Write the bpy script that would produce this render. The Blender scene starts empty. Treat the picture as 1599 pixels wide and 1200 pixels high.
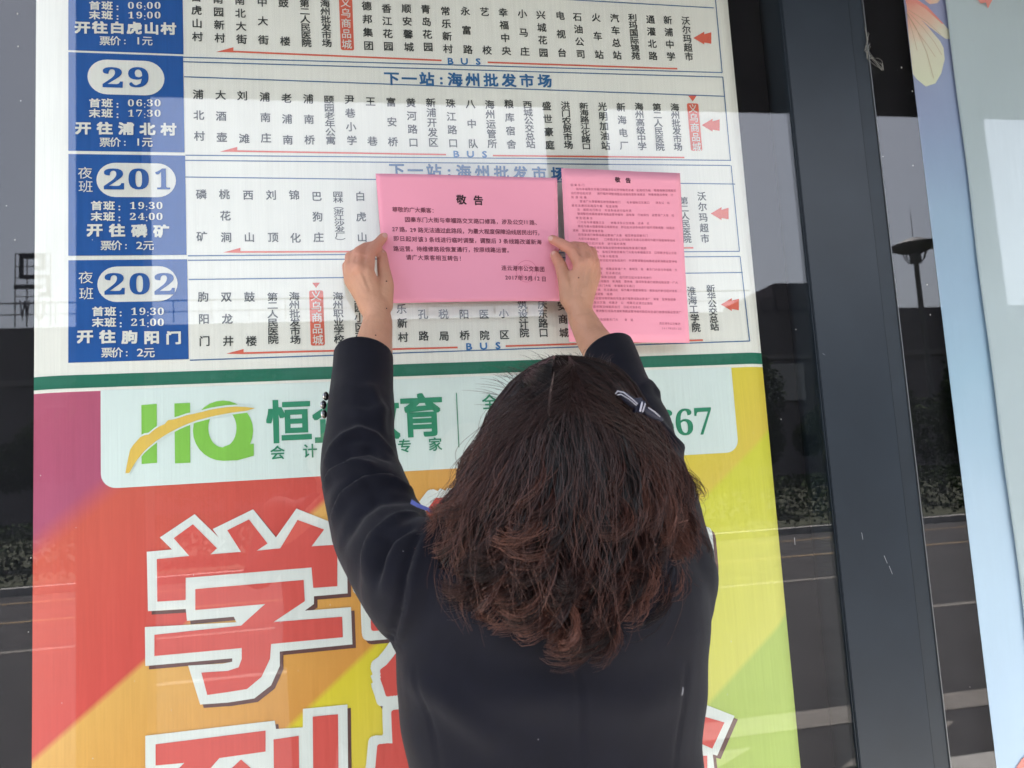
import bpy, bmesh, math, random
import numpy as np
from mathutils import Vector, Matrix
random.seed(7); rng = np.random.default_rng(7)
S = bpy.context.scene
COL = S.collection

# ---------------------------------------------------------------- camera, sky, sun, exposure
F = 1270.0; CAMD = 1.27; CAMH = 1.42
_y, _p, _r = [math.radians(a) for a in (10.9, 6.41, -3.454)]
cy, sy, cp, sp, cr, sr = math.cos(_y), math.sin(_y), math.cos(_p), math.sin(_p), math.cos(_r), math.sin(_r)
fw = np.array([sy*cp, cy*cp, sp]); rt = np.array([cy, -sy, 0.0]); up = np.cross(rt, fw)
rt, up = rt*cr + up*sr, up*cr - rt*sr
CP = np.array([0.0, -CAMD, CAMH])
cam_d = bpy.data.cameras.new('camera'); cam = bpy.data.objects.new('camera', cam_d); COL.objects.link(cam)
cam_d.sensor_width = 36; cam_d.lens = F/1599*36; cam_d.clip_start = 0.02; cam_d.clip_end = 600
cam.matrix_world = Matrix(((rt[0], up[0], -fw[0], CP[0]), (rt[1], up[1], -fw[1], CP[1]), (rt[2], up[2], -fw[2], CP[2]), (0, 0, 0, 1)))
S.camera = cam
cam_d.dof.use_dof = True; cam_d.dof.focus_distance = 1.28; cam_d.dof.aperture_fstop = 11.0      # a phone lens: far mirrored things are slightly soft
W = bpy.data.worlds.new('World'); S.world = W; W.use_nodes = True
wn = W.node_tree.nodes; wl = W.node_tree.links
SUN_EL, SUN_AZ = math.radians(62), math.radians(163)      # azimuth from +Y towards +X
sky = wn.new('ShaderNodeTexSky'); sky.sky_type = 'NISHITA'; sky.sun_disc = False
sky.sun_elevation = SUN_EL; sky.sun_rotation = SUN_AZ; sky.dust_density = 3.0; sky.air_density = 1.0; sky.ozone_density = 2.0
hs = wn.new('ShaderNodeHueSaturation'); hs.inputs['Saturation'].default_value = 0.45
bg = [n for n in wn if n.type == 'BACKGROUND'][0]
wl.new(sky.outputs[0], hs.inputs['Color']); wl.new(hs.outputs[0], bg.inputs['Color']); bg.inputs['Strength'].default_value = 0.105
sun_d = bpy.data.lights.new('sun', 'SUN'); sun_d.energy = 5.0; sun_d.angle = math.radians(6); sun_d.color = (1, .96, .9)
sun = bpy.data.objects.new('sun', sun_d); COL.objects.link(sun)
sd = Vector((math.sin(SUN_AZ)*math.cos(SUN_EL), math.cos(SUN_AZ)*math.cos(SUN_EL), math.sin(SUN_EL)))
sun.rotation_euler = sd.to_track_quat('Z', 'Y').to_euler()
S.view_settings.view_transform = 'Standard'; S.view_settings.look = 'None'
S.view_settings.gamma = 1; S.view_settings.use_curve_mapping = False
S.view_settings.exposure = 2.5
S.cycles.max_bounces = 8; S.cycles.transparent_max_bounces = 16; S.cycles.caustics_reflective = False

# ---------------------------------------------------------------- surveying helpers
def ray(px, py):
    v = (px-800)*rt - (py-600)*up + F*fw
    return v/np.linalg.norm(v)
def P(px, py, d=0.0):
    """point on the vertical plane d metres in front of the glass (negative: behind it)"""
    v = ray(px, py); t = (-d - CP[1])/v[1]
    return CP + t*v
GL = -0.030      # poster plane, behind the glass
def V(p): return Vector((float(p[0]), float(p[1]), float(p[2])))

# ---------------------------------------------------------------- materials
def mat(name, base=(.5, .5, .5), rough=.5, metal=0.0, spec=.5, noise=0.0, nscale=20, bump=0.0, bscale=80, sss=0.0, sheen=0.0, coat=0.0):
    m = bpy.data.materials.new(name); m.use_nodes = True
    nt = m.node_tree; b = nt.nodes['Principled BSDF']
    b.inputs['Base Color'].default_value = (*base, 1); b.inputs['Roughness'].default_value = rough
    b.inputs['Metallic'].default_value = metal; b.inputs['Specular IOR Level'].default_value = spec
    if sss: b.inputs['Subsurface Weight'].default_value = sss; b.inputs['Subsurface Radius'].default_value = (.012, .005, .003); b.inputs['Subsurface Scale'].default_value = 1
    if sheen: b.inputs['Sheen Weight'].default_value = sheen; b.inputs['Sheen Roughness'].default_value = .5
    if coat: b.inputs['Coat Weight'].default_value = coat
    if noise or bump:
        tc = nt.nodes.new('ShaderNodeTexCoord')
    if noise:
        n = nt.nodes.new('ShaderNodeTexNoise'); n.inputs['Scale'].default_value = nscale; n.inputs['Detail'].default_value = 5
        nt.links.new(tc.outputs['Object'], n.inputs['Vector'])
        mr = nt.nodes.new('ShaderNodeMapRange'); mr.inputs[1].default_value = .3; mr.inputs[2].default_value = .7
        mr.inputs[3].default_value = 1-noise; mr.inputs[4].default_value = 1+noise
        nt.links.new(n.outputs['Fac'], mr.inputs[0])
        mx = nt.nodes.new('ShaderNodeVectorMath'); mx.operation = 'SCALE'; mx.inputs[0].default_value = base
        nt.links.new(mr.outputs[0], mx.inputs['Scale']); nt.links.new(mx.outputs[0], b.inputs['Base Color'])
    if bump:
        n2 = nt.nodes.new('ShaderNodeTexNoise'); n2.inputs['Scale'].default_value = bscale; n2.inputs['Detail'].default_value = 4
        nt.links.new(tc.outputs['Object'], n2.inputs['Vector'])
        bp = nt.nodes.new('ShaderNodeBump'); bp.inputs['Strength'].default_value = bump; bp.inputs['Distance'].default_value = .002
        nt.links.new(n2.outputs['Fac'], bp.inputs['Height']); nt.links.new(bp.outputs[0], b.inputs['Normal'])
    return m
def lin(r, g, b):
    f = lambda c: (c/255/12.92) if c <= 10 else ((c/255+.055)/1.055)**2.4
    return (f(r), f(g), f(b))

def weave(m, amp=.05, bumpy=.25):
    """printed flexible sheet: faint upright streaks and soft buckling in the sheet"""
    nt = m.node_tree; b = nt.nodes['Principled BSDF']
    tc = nt.nodes.new('ShaderNodeTexCoord'); mp = nt.nodes.new('ShaderNodeMapping'); mp.inputs['Scale'].default_value = (420, 1, 7)
    n = nt.nodes.new('ShaderNodeTexNoise'); n.inputs['Scale'].default_value = 1; n.inputs['Detail'].default_value = 6
    nt.links.new(tc.outputs['Object'], mp.inputs['Vector']); nt.links.new(mp.outputs[0], n.inputs['Vector'])
    mr = nt.nodes.new('ShaderNodeMapRange'); mr.inputs[1].default_value = .25; mr.inputs[2].default_value = .75
    mr.inputs[3].default_value = 1-amp; mr.inputs[4].default_value = 1+amp; nt.links.new(n.outputs['Fac'], mr.inputs[0])
    mx = nt.nodes.new('ShaderNodeVectorMath'); mx.operation = 'SCALE'
    n3 = nt.nodes.new('ShaderNodeTexNoise'); n3.inputs['Scale'].default_value = 3.2; n3.inputs['Detail'].default_value = 4; nt.links.new(tc.outputs['Object'], n3.inputs['Vector'])
    m3 = nt.nodes.new('ShaderNodeMapRange'); m3.inputs[1].default_value = .3; m3.inputs[2].default_value = .7; m3.inputs[3].default_value = .94; m3.inputs[4].default_value = 1.03; nt.links.new(n3.outputs['Fac'], m3.inputs[0])
    mm = nt.nodes.new('ShaderNodeMath'); mm.operation = 'MULTIPLY'; nt.links.new(mr.outputs[0], mm.inputs[0]); nt.links.new(m3.outputs[0], mm.inputs[1]); mr = mm
    src = b.inputs['Base Color'].links[0].from_socket if b.inputs['Base Color'].links else None
    if src: nt.links.new(src, mx.inputs[0])
    else: mx.inputs[0].default_value = tuple(b.inputs['Base Color'].default_value)[:3]
    nt.links.new(mr.outputs[0], mx.inputs['Scale']); nt.links.new(mx.outputs[0], b.inputs['Base Color'])
    mp2 = nt.nodes.new('ShaderNodeMapping'); mp2.inputs['Scale'].default_value = (22, 1, 3)
    n2 = nt.nodes.new('ShaderNodeTexNoise'); n2.inputs['Scale'].default_value = 1; n2.inputs['Detail'].default_value = 3
    nt.links.new(tc.outputs['Object'], mp2.inputs['Vector']); nt.links.new(mp2.outputs[0], n2.inputs['Vector'])
    bp = nt.nodes.new('ShaderNodeBump'); bp.inputs['Strength'].default_value = bumpy; bp.inputs['Distance'].default_value = .02
    nt.links.new(n2.outputs['Fac'], bp.inputs['Height']); nt.links.new(bp.outputs[0], b.inputs['Normal'])
    return m
def ink(name, rgb, k=1.0): return weave(mat(name, tuple(c*k for c in lin(*rgb)), .55, spec=.3))
K = 1.0
M_white = ink('poster_white', (236, 235, 226)); M_blue = ink('poster_blue', (16, 82, 156)); M_pill = ink('pill_white', (226, 226, 219))
M_line = ink('line_blue', (52, 100, 150)); M_head = ink('heading_blue', (50, 105, 155)); M_txt = ink('stop_ink', (62, 66, 64))
M_red = ink('stop_red', (222, 104, 82)); M_green = ink('band_green', (30, 108, 86)); M_mint = ink('panel_mint', (218, 232, 228))
M_dgreen = ink('lettering_green', (48, 138, 104)); M_lime = ink('logo_lime', (132, 196, 78)); M_gold = ink('logo_gold', (226, 190, 88))
M_bigred = ink('big_letter_red', (212, 86, 79)); M_bigwhite = ink('big_letter_white', (222, 228, 224)); M_shadow = ink('letter_shadow_brown', (100, 68, 66))

def glass_mat():
    m = bpy.data.materials.new('glass'); m.use_nodes = True; nt = m.node_tree; nt.nodes.clear()
    N = nt.nodes.new; L = nt.links.new
    out = N('ShaderNodeOutputMaterial'); mix = N('ShaderNodeMixShader'); tr = N('ShaderNodeBsdfTransparent'); gl = N('ShaderNodeBsdfGlossy')
    tr.inputs[0].default_value = (.985, .995, .99, 1); gl.inputs['Roughness'].default_value = 0.0; gl.inputs[0].default_value = (.97, .96, 1.0, 1)
    g = N('ShaderNodeNewGeometry'); d = N('ShaderNodeVectorMath'); d.operation = 'DOT_PRODUCT'
    L(g.outputs['Normal'], d.inputs[0]); L(g.outputs['Incoming'], d.inputs[1])
    a = N('ShaderNodeMath'); a.operation = 'ABSOLUTE'; L(d.outputs['Value'], a.inputs[0])
    s = N('ShaderNodeMath'); s.operation = 'SUBTRACT'; s.inputs[0].default_value = 1; L(a.outputs[0], s.inputs[1])
    p = N('ShaderNodeMath'); p.operation = 'POWER'; p.inputs[1].default_value = 5; L(s.outputs[0], p.inputs[0])
    r = N('ShaderNodeMath'); r.operation = 'MULTIPLY_ADD'; r.inputs[1].default_value = .964; r.inputs[2].default_value = .036; L(p.outputs[0], r.inputs[0])
    L(r.outputs[0], mix.inputs[0]); L(tr.outputs[0], mix.inputs[1]); L(gl.outputs[0], mix.inputs[2]); L(mix.outputs[0], out.inputs[0])
    return m
M_glass = glass_mat()
M_black = mat('cabinet_black', (.006, .006, .008), .8, spec=.1)
M_post = mat('dark_grey_paint', (.024, .032, .043), .3, spec=.30, noise=.10, nscale=9, bump=.06, bscale=600)
M_trim = mat('charcoal_trim', (.016, .024, .034), .38, spec=.4, noise=.15, nscale=14, bump=.05, bscale=500)
M_edge = mat('bare_metal_edge', (.16, .17, .18), .4, metal=.6)
M_roof = mat('roof_dark', (.02, .02, .022), .7)

# ---------------------------------------------------------------- mesh helpers
def link(name, me, m=None, parent=None, smooth=False):
    o = bpy.data.objects.new(name, me); COL.objects.link(o)
    if m: me.materials.append(m)
    if parent: o.parent = parent
    if smooth: me.polygons.foreach_set('use_smooth', [True]*len(me.polygons))
    return o
def mesh(name, verts, faces, m=None, parent=None, smooth=False):
    me = bpy.data.meshes.new(name); me.from_pydata([tuple(map(float, v)) for v in verts], [], faces); me.update()
    return link(name, me, m, parent, smooth)
def empty(name, loc=(0, 0, 0)):
    o = bpy.data.objects.new(name, None); COL.objects.link(o); o.location = loc; o.empty_display_size = .1; return o
def tag(o, label=None, cat=None, group=None, kind=None):
    if label: o['label'] = label
    if cat: o['category'] = cat
    if group: o['group'] = group
    if kind: o['kind'] = kind
    return o
def boxes(name, lst, m=None, parent=None, bevel=0.0):
    bm = bmesh.new()
    for (a, b) in lst:
        c = [(a[i]+b[i])/2 for i in range(3)]; s = [abs(b[i]-a[i]) for i in range(3)]
        bmesh.ops.create_cube(bm, size=1, matrix=Matrix.Translation(c) @ Matrix.Diagonal((*s, 1)))
    if bevel: bmesh.ops.bevel(bm, geom=bm.edges[:], offset=bevel, segments=2, affect='EDGES')
    me = bpy.data.meshes.new(name); bm.to_mesh(me); bm.free()
    return link(name, me, m, parent)
def capsule(bm, p1, r1, p2, r2, seg=16, rings=5):
    p1 = V(p1); p2 = V(p2); ax = p2-p1; L = ax.length
    if L < 1e-6: ax = Vector((0, 0, 1)); L = 1e-6
    q = ax.to_track_quat('Z', 'Y').to_matrix()
    prof = []
    for i in range(rings+1):
        a = -math.pi/2 + math.pi/2*i/rings; prof.append((r1*math.cos(a), r1*math.sin(a)))
    for i in range(rings+1):
        a = math.pi/2*i/rings; prof.append((r2*math.cos(a), L + r2*math.sin(a)))
    ringsv = []
    for (r, z) in prof:
        if r < 1e-7: ringsv.append([bm.verts.new(p1 + q @ Vector((0, 0, z)))]); continue
        ringsv.append([bm.verts.new(p1 + q @ Vector((r*math.cos(2*math.pi*k/seg), r*math.sin(2*math.pi*k/seg), z))) for k in range(seg)])
    for a, b in zip(ringsv[:-1], ringsv[1:]):
        for k in range(seg):
            k2 = (k+1) % seg
            if len(a) == 1 and len(b) == 1: continue
            if len(a) == 1: bm.faces.new((a[0], b[k2], b[k]))
            elif len(b) == 1: bm.faces.new((a[k], a[k2], b[0]))
            else: bm.faces.new((a[k], a[k2], b[k2], b[k]))
def chain(bm, pts):
    for (a, ra), (b, rb) in zip(pts[:-1], pts[1:]): capsule(bm, a, ra, b, rb)
def ellipsoid(bm, c, r, rot=(0, 0, 0)):
    from mathutils import Euler
    mtx = Matrix.Translation(V(c)) @ Euler(rot).to_matrix().to_4x4() @ Matrix.Diagonal((*r, 1))
    bmesh.ops.create_uvsphere(bm, u_segments=28, v_segments=18, radius=1, matrix=mtx)
def loft(bm, rings, seg=28):
    """rings: (centre, half-x, half-y, power)"""
    rv = []
    for (c, hx, hy, pw) in rings:
        L_ = []
        for k in range(seg):
            a = 2*math.pi*k/seg; ca, sa = math.cos(a), math.sin(a)
            L_.append(bm.verts.new((c[0]+hx*math.copysign(abs(ca)**pw, ca), c[1]+hy*math.copysign(abs(sa)**pw, sa), c[2])))
        rv.append(L_)
    for a, b in zip(rv[:-1], rv[1:]):
        for k in range(seg): bm.faces.new((a[k], b[k], b[(k+1) % seg], a[(k+1) % seg]))
    bm.faces.new(rv[0]); bm.faces.new(list(reversed(rv[-1])))
def remeshed(name, bm, vox, m, parent, smooth_it=4, factor=.5):
    bmesh.ops.recalc_face_normals(bm, faces=bm.faces[:])
    me = bpy.data.meshes.new(name); bm.to_mesh(me); bm.free()
    o = bpy.data.objects.new(name, me); COL.objects.link(o)
    md = o.modifiers.new('r', 'REMESH'); md.mode = 'VOXEL'; md.voxel_size = vox; md.use_smooth_shade = True
    if smooth_it:
        ms = o.modifiers.new('s', 'SMOOTH'); ms.factor = factor; ms.iterations = smooth_it
    dg = bpy.context.evaluated_depsgraph_get(); dg.update()
    me2 = bpy.data.meshes.new_from_object(o.evaluated_get(dg)); me2.name = name
    o.modifiers.clear(); o.data = me2; bpy.data.meshes.remove(me)
    me2.materials.clear(); me2.materials.append(m); o.parent = parent
    me2.polygons.foreach_set('use_smooth', [True]*len(me2.polygons))
    return o

# ---------------------------------------------------------------- lettering
_gc = {}
def glyph(ch, off=0.0, res=2):
    k = (ch, off)
    if k in _gc: return _gc[k]
    c = bpy.data.curves.new('g', 'FONT'); c.body = ch; c.size = 1; c.resolution_u = res; c.offset = off
    o = bpy.data.objects.new('g', c); COL.objects.link(o); bpy.context.view_layer.update()
    me = o.to_mesh()
    v = np.array([p.co[:2] for p in me.vertices]).reshape(-1, 2); f = [tuple(p.vertices) for p in me.polygons]
    o.to_mesh_clear(); bpy.data.objects.remove(o); bpy.data.curves.remove(c)
    _gc[k] = (v, f); return _gc[k]
MB = {0: '𝟎', 1: '𝟏', 2: '𝟐', 3: '𝟑', 4: '𝟒', 5: '𝟓', 6: '𝟔', 7: '𝟕', 8: '𝟖', 9: '𝟗'}
def serif(s): return ''.join(MB[int(c)] if c.isdigit() else c for c in s)
class Print:
    """collects flat printed marks on a sheet and links them as one mesh"""
    def __init__(s, d=GL, layer=1, mp=None): s.v = []; s.f = []; s.n = 0; s.k = 0; s.d = d + layer*.0006; s.mp = mp; s.base = d
    def _add(s, pts3, faces):
        s.v.append(pts3); s.f += [tuple(i+s.n for i in f) for f in faces]; s.n += len(pts3)
    def to3(s, xz):
        xz = np.asarray(xz, float).reshape(-1, 2)
        if s.mp: return np.array([s.mp(x, z) for x, z in xz])
        return np.column_stack([xz[:, 0], np.full(len(xz), -s.d), xz[:, 1]])
    def at(s, px, py):
        p = P(px, py, s.base); return np.array([p[0], p[2]])
    def poly_px(s, pts): s._put([s.at(*p) for p in pts], [tuple(range(len(pts)))])
    def poly(s, pts): s._put(pts, [tuple(range(len(pts)))])
    def line_px(s, a, b, w=.0016):
        a = s.at(*a); b = s.at(*b); t = (b-a)/np.linalg.norm(b-a); n = np.array([-t[1], t[0]])*w/2
        s.poly([a-n, b-n, b+n, a+n])
    def char(s, ch, c, sx, sy, off=.012, fit=False):
        """c: centre in sheet metres"""
        v, f = glyph(ch)
        if not len(v): return
        if fit:
            lo, hi = v.min(0), v.max(0); u = (v-(lo+hi)/2)/(hi-lo)
        else:
            cx = .5 if ord(ch) > 0x2000 and ord(ch) < 0x10000 else (v[:, 0].min()+v[:, 0].max())/2
            cyy = .38 if ord(ch) > 0x2000 and ord(ch) < 0x10000 else .35
            u = v - np.array([cx, cyy])
        base = u*np.array([sx, sy]) + np.asarray(c)
        s._put(base, f)
        if off > .002:        # heavier weights: the strokes are thickened by a ring of shifted impressions
            w = off*min(abs(sx), abs(sy))
            nib = [(1, 1), (-1, 1), (-1, -1), (1, -1), (1, 0), (0, 1), (-1, 0), (0, -1)]
            if off >= .035 and fit: nib = [(math.copysign(abs(math.cos(2*math.pi*k/36))**.4, math.cos(2*math.pi*k/36)), math.copysign(abs(math.sin(2*math.pi*k/36))**.4, math.sin(2*math.pi*k/36))) for k in range(36)] + [(.5*math.cos(2*math.pi*k/12), .5*math.sin(2*math.pi*k/12)) for k in range(12)]
            for a, b in nib: s._put(base + np.array([w*a, w*b*(abs(sy/sx) if s.mp else 1)]), f)
    def _put(s, xz, f):
        p = s.to3(xz); s.k = (s.k+1) % 50; p[:, 1] -= s.k*1.0e-5; s._add(p, f)
    def row(s, txt, a, b, sx, sy=None, off=.012, px=True, fit=False):
        A = s.at(*a) if px else np.array(a); B = s.at(*b) if px else np.array(b); n = len(txt)
        for i, ch in enumerate(txt):
            if ch == ' ': continue
            t = i/(n-1) if n > 1 else .5
            s.char(ch, A+(B-A)*t, sx, sy or sx, off, fit)
    def col(s, txt, x1, y1, x2, y2, size=.0168, off=.012):
        if len(txt) == 1: sp_ = 1
        else: sp_ = np.linalg.norm(s.at(x2, y2)-s.at(x1, y1))/(len(txt)-1)
        s.row(txt, (x1, y1), (x2, y2), size, min(size, sp_*1.04), off)
    def fitpx(s, ch, x0, y0, x1, y1, off=.0):
        a = s.at(x0, (y0+y1)/2); b = s.at(x1, (y0+y1)/2); c = s.at((x0+x1)/2, y0); d = s.at((x0+x1)/2, y1)
        s.char(ch, [(a[0]+b[0])/2, (c[1]+d[1])/2], b[0]-a[0], c[1]-d[1], off, True)
    def pill(s, cx, cy_, w, h, n=14):
        c = s.at(cx, cy_); hw = (s.at(cx+w/2, cy_)[0]-s.at(cx-w/2, cy_)[0])/2; hh = (s.at(cx, cy_-h/2)[1]-s.at(cx, cy_+h/2)[1])/2
        pts = []
        for q in range(2):
            for i in range(n+1):
                a = -math.pi/2 + math.pi*i/n + q*math.pi
                pts.append([c[0] + (hw-hh)*(1 if q == 0 else -1) + hh*math.cos(a), c[1]+hh*math.sin(a)])
        s.poly(pts)
    def done(s, name, m, parent):
        me = bpy.data.meshes.new(name)
        if s.v: me.from_pydata(np.concatenate(s.v).tolist(), [], s.f); me.update()
        # all printed faces look towards the street
        bm = bmesh.new(); bm.from_mesh(me)
        fl = [f for f in bm.faces if f.normal.y > 0]
        if fl: bmesh.ops.reverse_faces(bm, faces=fl)
        bm.to_mesh(me); bm.free()
        return link(name, me, m, parent)

# ================================================================ ground, road
def sheet(name, x0, x1, y0, y1, z, m, kind='structure', parent=None):
    o = mesh(name, [(x0, y0, z), (x1, y0, z), (x1, y1, z), (x0, y1, z)], [(0, 1, 2, 3)], m, parent)
    if kind: o['kind'] = kind
    return o
M_asph = mat('asphalt', (.036, .033, .034), .9, noise=.25, nscale=3, bump=.5, bscale=300)
M_pave = mat('paving', (.42, .405, .38), .85, noise=.15, nscale=6, bump=.3)
M_paint = mat('road_paint', (.20, .18, .16), .8, noise=.2, nscale=15)
M_yell = mat('road_paint_yellow', (.25, .17, .09), .8, noise=.2, nscale=15)
M_soil = mat('soil', (.05, .055, .03), .95, noise=.3, nscale=2)
sheet('ground', -300, 300, -300, 300, -.14, M_soil)
sheet('road', -200, 200, -14.4, -2.25, -.13, M_asph)
o = boxes('pavement', [((-40, -2.25, -.135), (40, 6, 0))], M_pave); o['kind'] = 'structure'
o = boxes('far_kerb', [((-200, -14.6, -.135), (200, -14.4, 0))], M_pave); o['kind'] = 'structure'
rm = empty('road_marking', (0, -8, -.126)); tag(rm, kind='structure')
def mark(x0, x1, y, w, m): o = mesh('painted_line', [(x0, y+8-w/2, 0), (x1, y+8-w/2, 0), (x1, y+8+w/2, 0), (x0, y+8+w/2, 0)], [(0, 1, 2, 3)], m, rm); return o
mark(-200, 200, -13.2, .14, M_yell); mark(-200, 200, -10.9, .14, M_yell)
for k in range(-8, 9): mark(k*7-1.2+3.2, k*7+2.8+3.2, -8.5, .14, M_paint)
for k in range(-8, 9): mark(k*7+4.9, k*7+8.9, -6.15, .13, M_paint)
mark(-60, 60, -3.38, .30, M_paint)
for k in range(-8, 9):
    x = 2.55+k*1.25
    mesh('painted_chevron', [(x-.25, 5.38, 0), (x+.15, 5.38, 0), (x+.75, 4.95, 0), (x+.35, 4.95, 0)], [(0, 1, 2, 3)], M_paint, rm)

# ================================================================ far side of the street (seen mirrored in the glass)
M_wall = mat('building_wall', (.2, .18, .18), .85, noise=.12, nscale=.4)
M_wall2 = mat('building_wall_dark', (.13, .115, .12), .85, noise=.12, nscale=.4)
M_bwin = mat('building_window', (.02, .022, .03), .2)
M_steel = mat('painted_steel', (.10, .10, .105), .6)
b = empty('warehouse_building', (0, -45, 0))
tag(b, 'long low dark building across the road with flat roof and a raised block', 'building')
boxes('wall', [((-70, -20, -.1), (70, 0, 10.7))], M_wall2, b)
boxes('raised_block', [((26.3, -8, 10.7), (33, -.5, 12.6)), ((25.3, -8, 10.7), (26.3, -.5, 11.7))], M_wall2, b, .15)
boxes('fascia', [((-70, 0, 7.6), (70, .15, 7.9))], M_wall, b)
for k in range(14):
    x = -62+k*9.2
    w = boxes('window', [((x, 0, 3.6), (x+4.2, .05, 6.4))], M_bwin, b)
    boxes('window_frame', [((x-.1, 0, 3.5), (x+4.3, .1, 3.6)), ((x+2.0, .02, 3.6), (x+2.15, .1, 6.4)), ((x-.1, 0, 6.4), (x+4.3, .1, 6.5))], M_wall, w)
boxes('notice_board', [((24.6, .15, 5.0), (27.4, .25, 7.3))], mat('pale_board', (.35, .34, .34), .7), b)
g = empty('roof_sign', (-16.7, -45, 10.75))
g.scale = (.72, 1, .78); tag(g, 'steel framed rooftop sign with letters standing on the low building', 'sign')
st = []
for x in (-1.2, -.4, .4, 1.2):
    st.append(((x-.03, -.03, 0), (x+.03, .03, 5.1)))
for z in (1.6, 2.1, 2.9, 3.4, 4.2, 5.1): st.append(((-1.25, -.03, z-.025), (1.25, .03, z+.025)))
boxes('frame', st, M_steel, g)
M_sign = mat('sign_dark', (.03, .03, .035), .6)
boxes('emblem', [((-.85, .05, 4.7), (.85, .2, 5.0)), ((.6, .05, 3.9), (.9, .2, 5.0)), ((.2, .05, 3.9), (.9, .2, 4.1)), ((-.85, .05, 3.5), (-.6, .2, 5.0)),
                 ((-.85, .05, 3.3), (1.2, .2, 3.55)), ((1.0, .05, 2.2), (1.25, .2, 3.5)), ((.6, .05, 2.1), (1.2, .2, 2.35)), ((-1.2, .05, 2.6), (.7, .2, 2.85))], M_sign, g)
for ch, xx in (('U', .5), ('W', -.5)):
    v, f = glyph(ch, .03); lo, hi = v.min(0), v.max(0); u = (v-(lo+hi)/2)/(hi-lo)
    mesh('letter', [(xx-a[0]*.75, .1, 1.1+a[1]*1.4) for a in u], f, M_sign, g)
g2 = empty('roof_railing', (0, -44.4, 10.7)); tag(g2, 'thin steel railing along the flat roof edge', 'railing')
boxes('rail', [((-70, 0, 1.15), (24, .04, 1.22)), ((-70, 0, .55), (24, .04, .6))], M_steel, g2)
for k in range(48): boxes('baluster', [((-70+k*1.95, 0, 0), (-69.95+k*1.95, .04, 1.15))], M_steel, g2)

# disc topped street lamp
lp = empty('street_lamp', (19.85, -24, -.1)); tag(lp, 'tall street lamp with a flying saucer shaped head beyond the road', 'street lamp')
def lathe(name, prof, m, parent, seg=24):
    vs = []; fs = []
    for (r, z) in prof:
        for k in range(seg): a = 2*math.pi*k/seg; vs.append((r*math.cos(a), r*math.sin(a), z))
    for i in range(len(prof)-1):
        for k in range(seg): fs.append((i*seg+k, i*seg+(k+1) % seg, (i+1)*seg+(k+1) % seg, (i+1)*seg+k))
    return mesh(name, vs, fs, m, parent, True)
M_lamp = mat('lamp_grey', (.16, .155, .155), .55); M_lampd = mat('lamp_underside', (.12, .115, .115), .6)
lathe('pole', [(.13, 0), (.10, 4), (.085, 8.2), (.2, 8.25), (.2, 8.5), (.09, 8.6)], M_lamp, lp)
lathe('lamp_head', [(.02, 9.15), (.3, 9.08), (.5, 8.98), (.9, 8.84), (.92, 8.82), (.55, 8.66), (.25, 8.56), (.02, 8.56)], M_lampd, lp)
lathe('aerial', [(.012, 9.1), (.01, 10.2)], M_lamp, lp, 8)
for k in range(6):
    a = k*math.pi/3; bm = bmesh.new(); c_, s_ = math.cos(a), math.sin(a)
    chain(bm, [((.14*c_, .14*s_, 8.2), .02), ((.3*c_, .3*s_, 8.3), .02), ((.45*c_, .45*s_, 8.68), .02)])
    me = bpy.data.meshes.new('bracket'); bm.to_mesh(me); bm.free(); link('bracket', me, M_lamp, lp)
sg = empty('traffic_signal', (18.6, -20, -.1)); tag(sg, 'slim pole with small signal boxes beside the saucer lamp', 'signal')
boxes('pole', [((-.07, -.07, 0), (.07, .07, 7.0))], M_lamp, sg, .02)
boxes('signal_box', [((-.5, -.1, 6.1), (-.2, .12, 7.1))], M_lampd, sg, .03); boxes('signal_box', [((.2, -.1, 5.0), (.45, .12, 6.3))], M_lampd, sg, .03)

# trees and hedge
M_leaf = mat('leaves', (.030, .050, .016), .8, spec=.15, noise=.5, nscale=3); M_bark = mat('bark', (.06, .05, .04), .9)
def leaf_cloud(n, rx, ry, rz, zc, seed, size):
    r = np.random.default_rng(seed); vs = []; fs = []
    lobes = [(r.normal(0, .45, 3), r.uniform(.35, .6)) for _ in range(9)]
    for i in range(n):
        lc, lr = lobes[r.integers(9)]; d = r.normal(0, 1, 3); d /= np.linalg.norm(d); p = lc + d*lr*r.uniform(.6, 1.05)
        c = np.array([p[0]*rx, p[1]*ry, zc+p[2]*rz])
        if c[2] < .1: c[2] = .1
        a = r.normal(0, 1, 3); a /= np.linalg.norm(a); bb = np.cross(a, r.normal(0, 1, 3)); bb /= np.linalg.norm(bb); s = size*r.uniform(.6, 1.4)
        k = len(vs); vs += [c-a*s, c+bb*s*.45, c+a*s, c-bb*s*.45]; fs.append((k, k+1, k+2, k+3))
    return vs, fs
crowns = []
for sd_ in range(3):
    v, f = leaf_cloud(14000, 1.9, 1.6, 1.7, 2.7, sd_, .075)
    me = bpy.data.meshes.new('crown'); me.from_pydata([tuple(map(float, q)) for q in v], [], f); me.materials.append(M_leaf); crowns.append(me)
bm = bmesh.new(); chain(bm, [((0, 0, 0), .13), ((.05, 0, 1.3), .10), ((.1, .05, 2.6), .05)]); chain(bm, [((.05, 0, 1.3), .06), ((.7, .1, 2.6), .03)]); chain(bm, [((.05, 0, 1.2), .06), ((-.6, -.2, 2.5), .03)])
trunk_me = bpy.data.meshes.new('trunk'); bm.to_mesh(trunk_me); bm.free(); trunk_me.materials.append(M_bark)
tx = [(-14.6, 1.15), (-10.6, 1.1), (-7.0, 1.0), (-3.2, 1.05), (.6, .95), (4.6, 1.05), (8.3, .9), (11.6, .95), (14.9, .85), (17.8, 1.0), (21.2, 1.12), (24.8, 1.0)]
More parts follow.
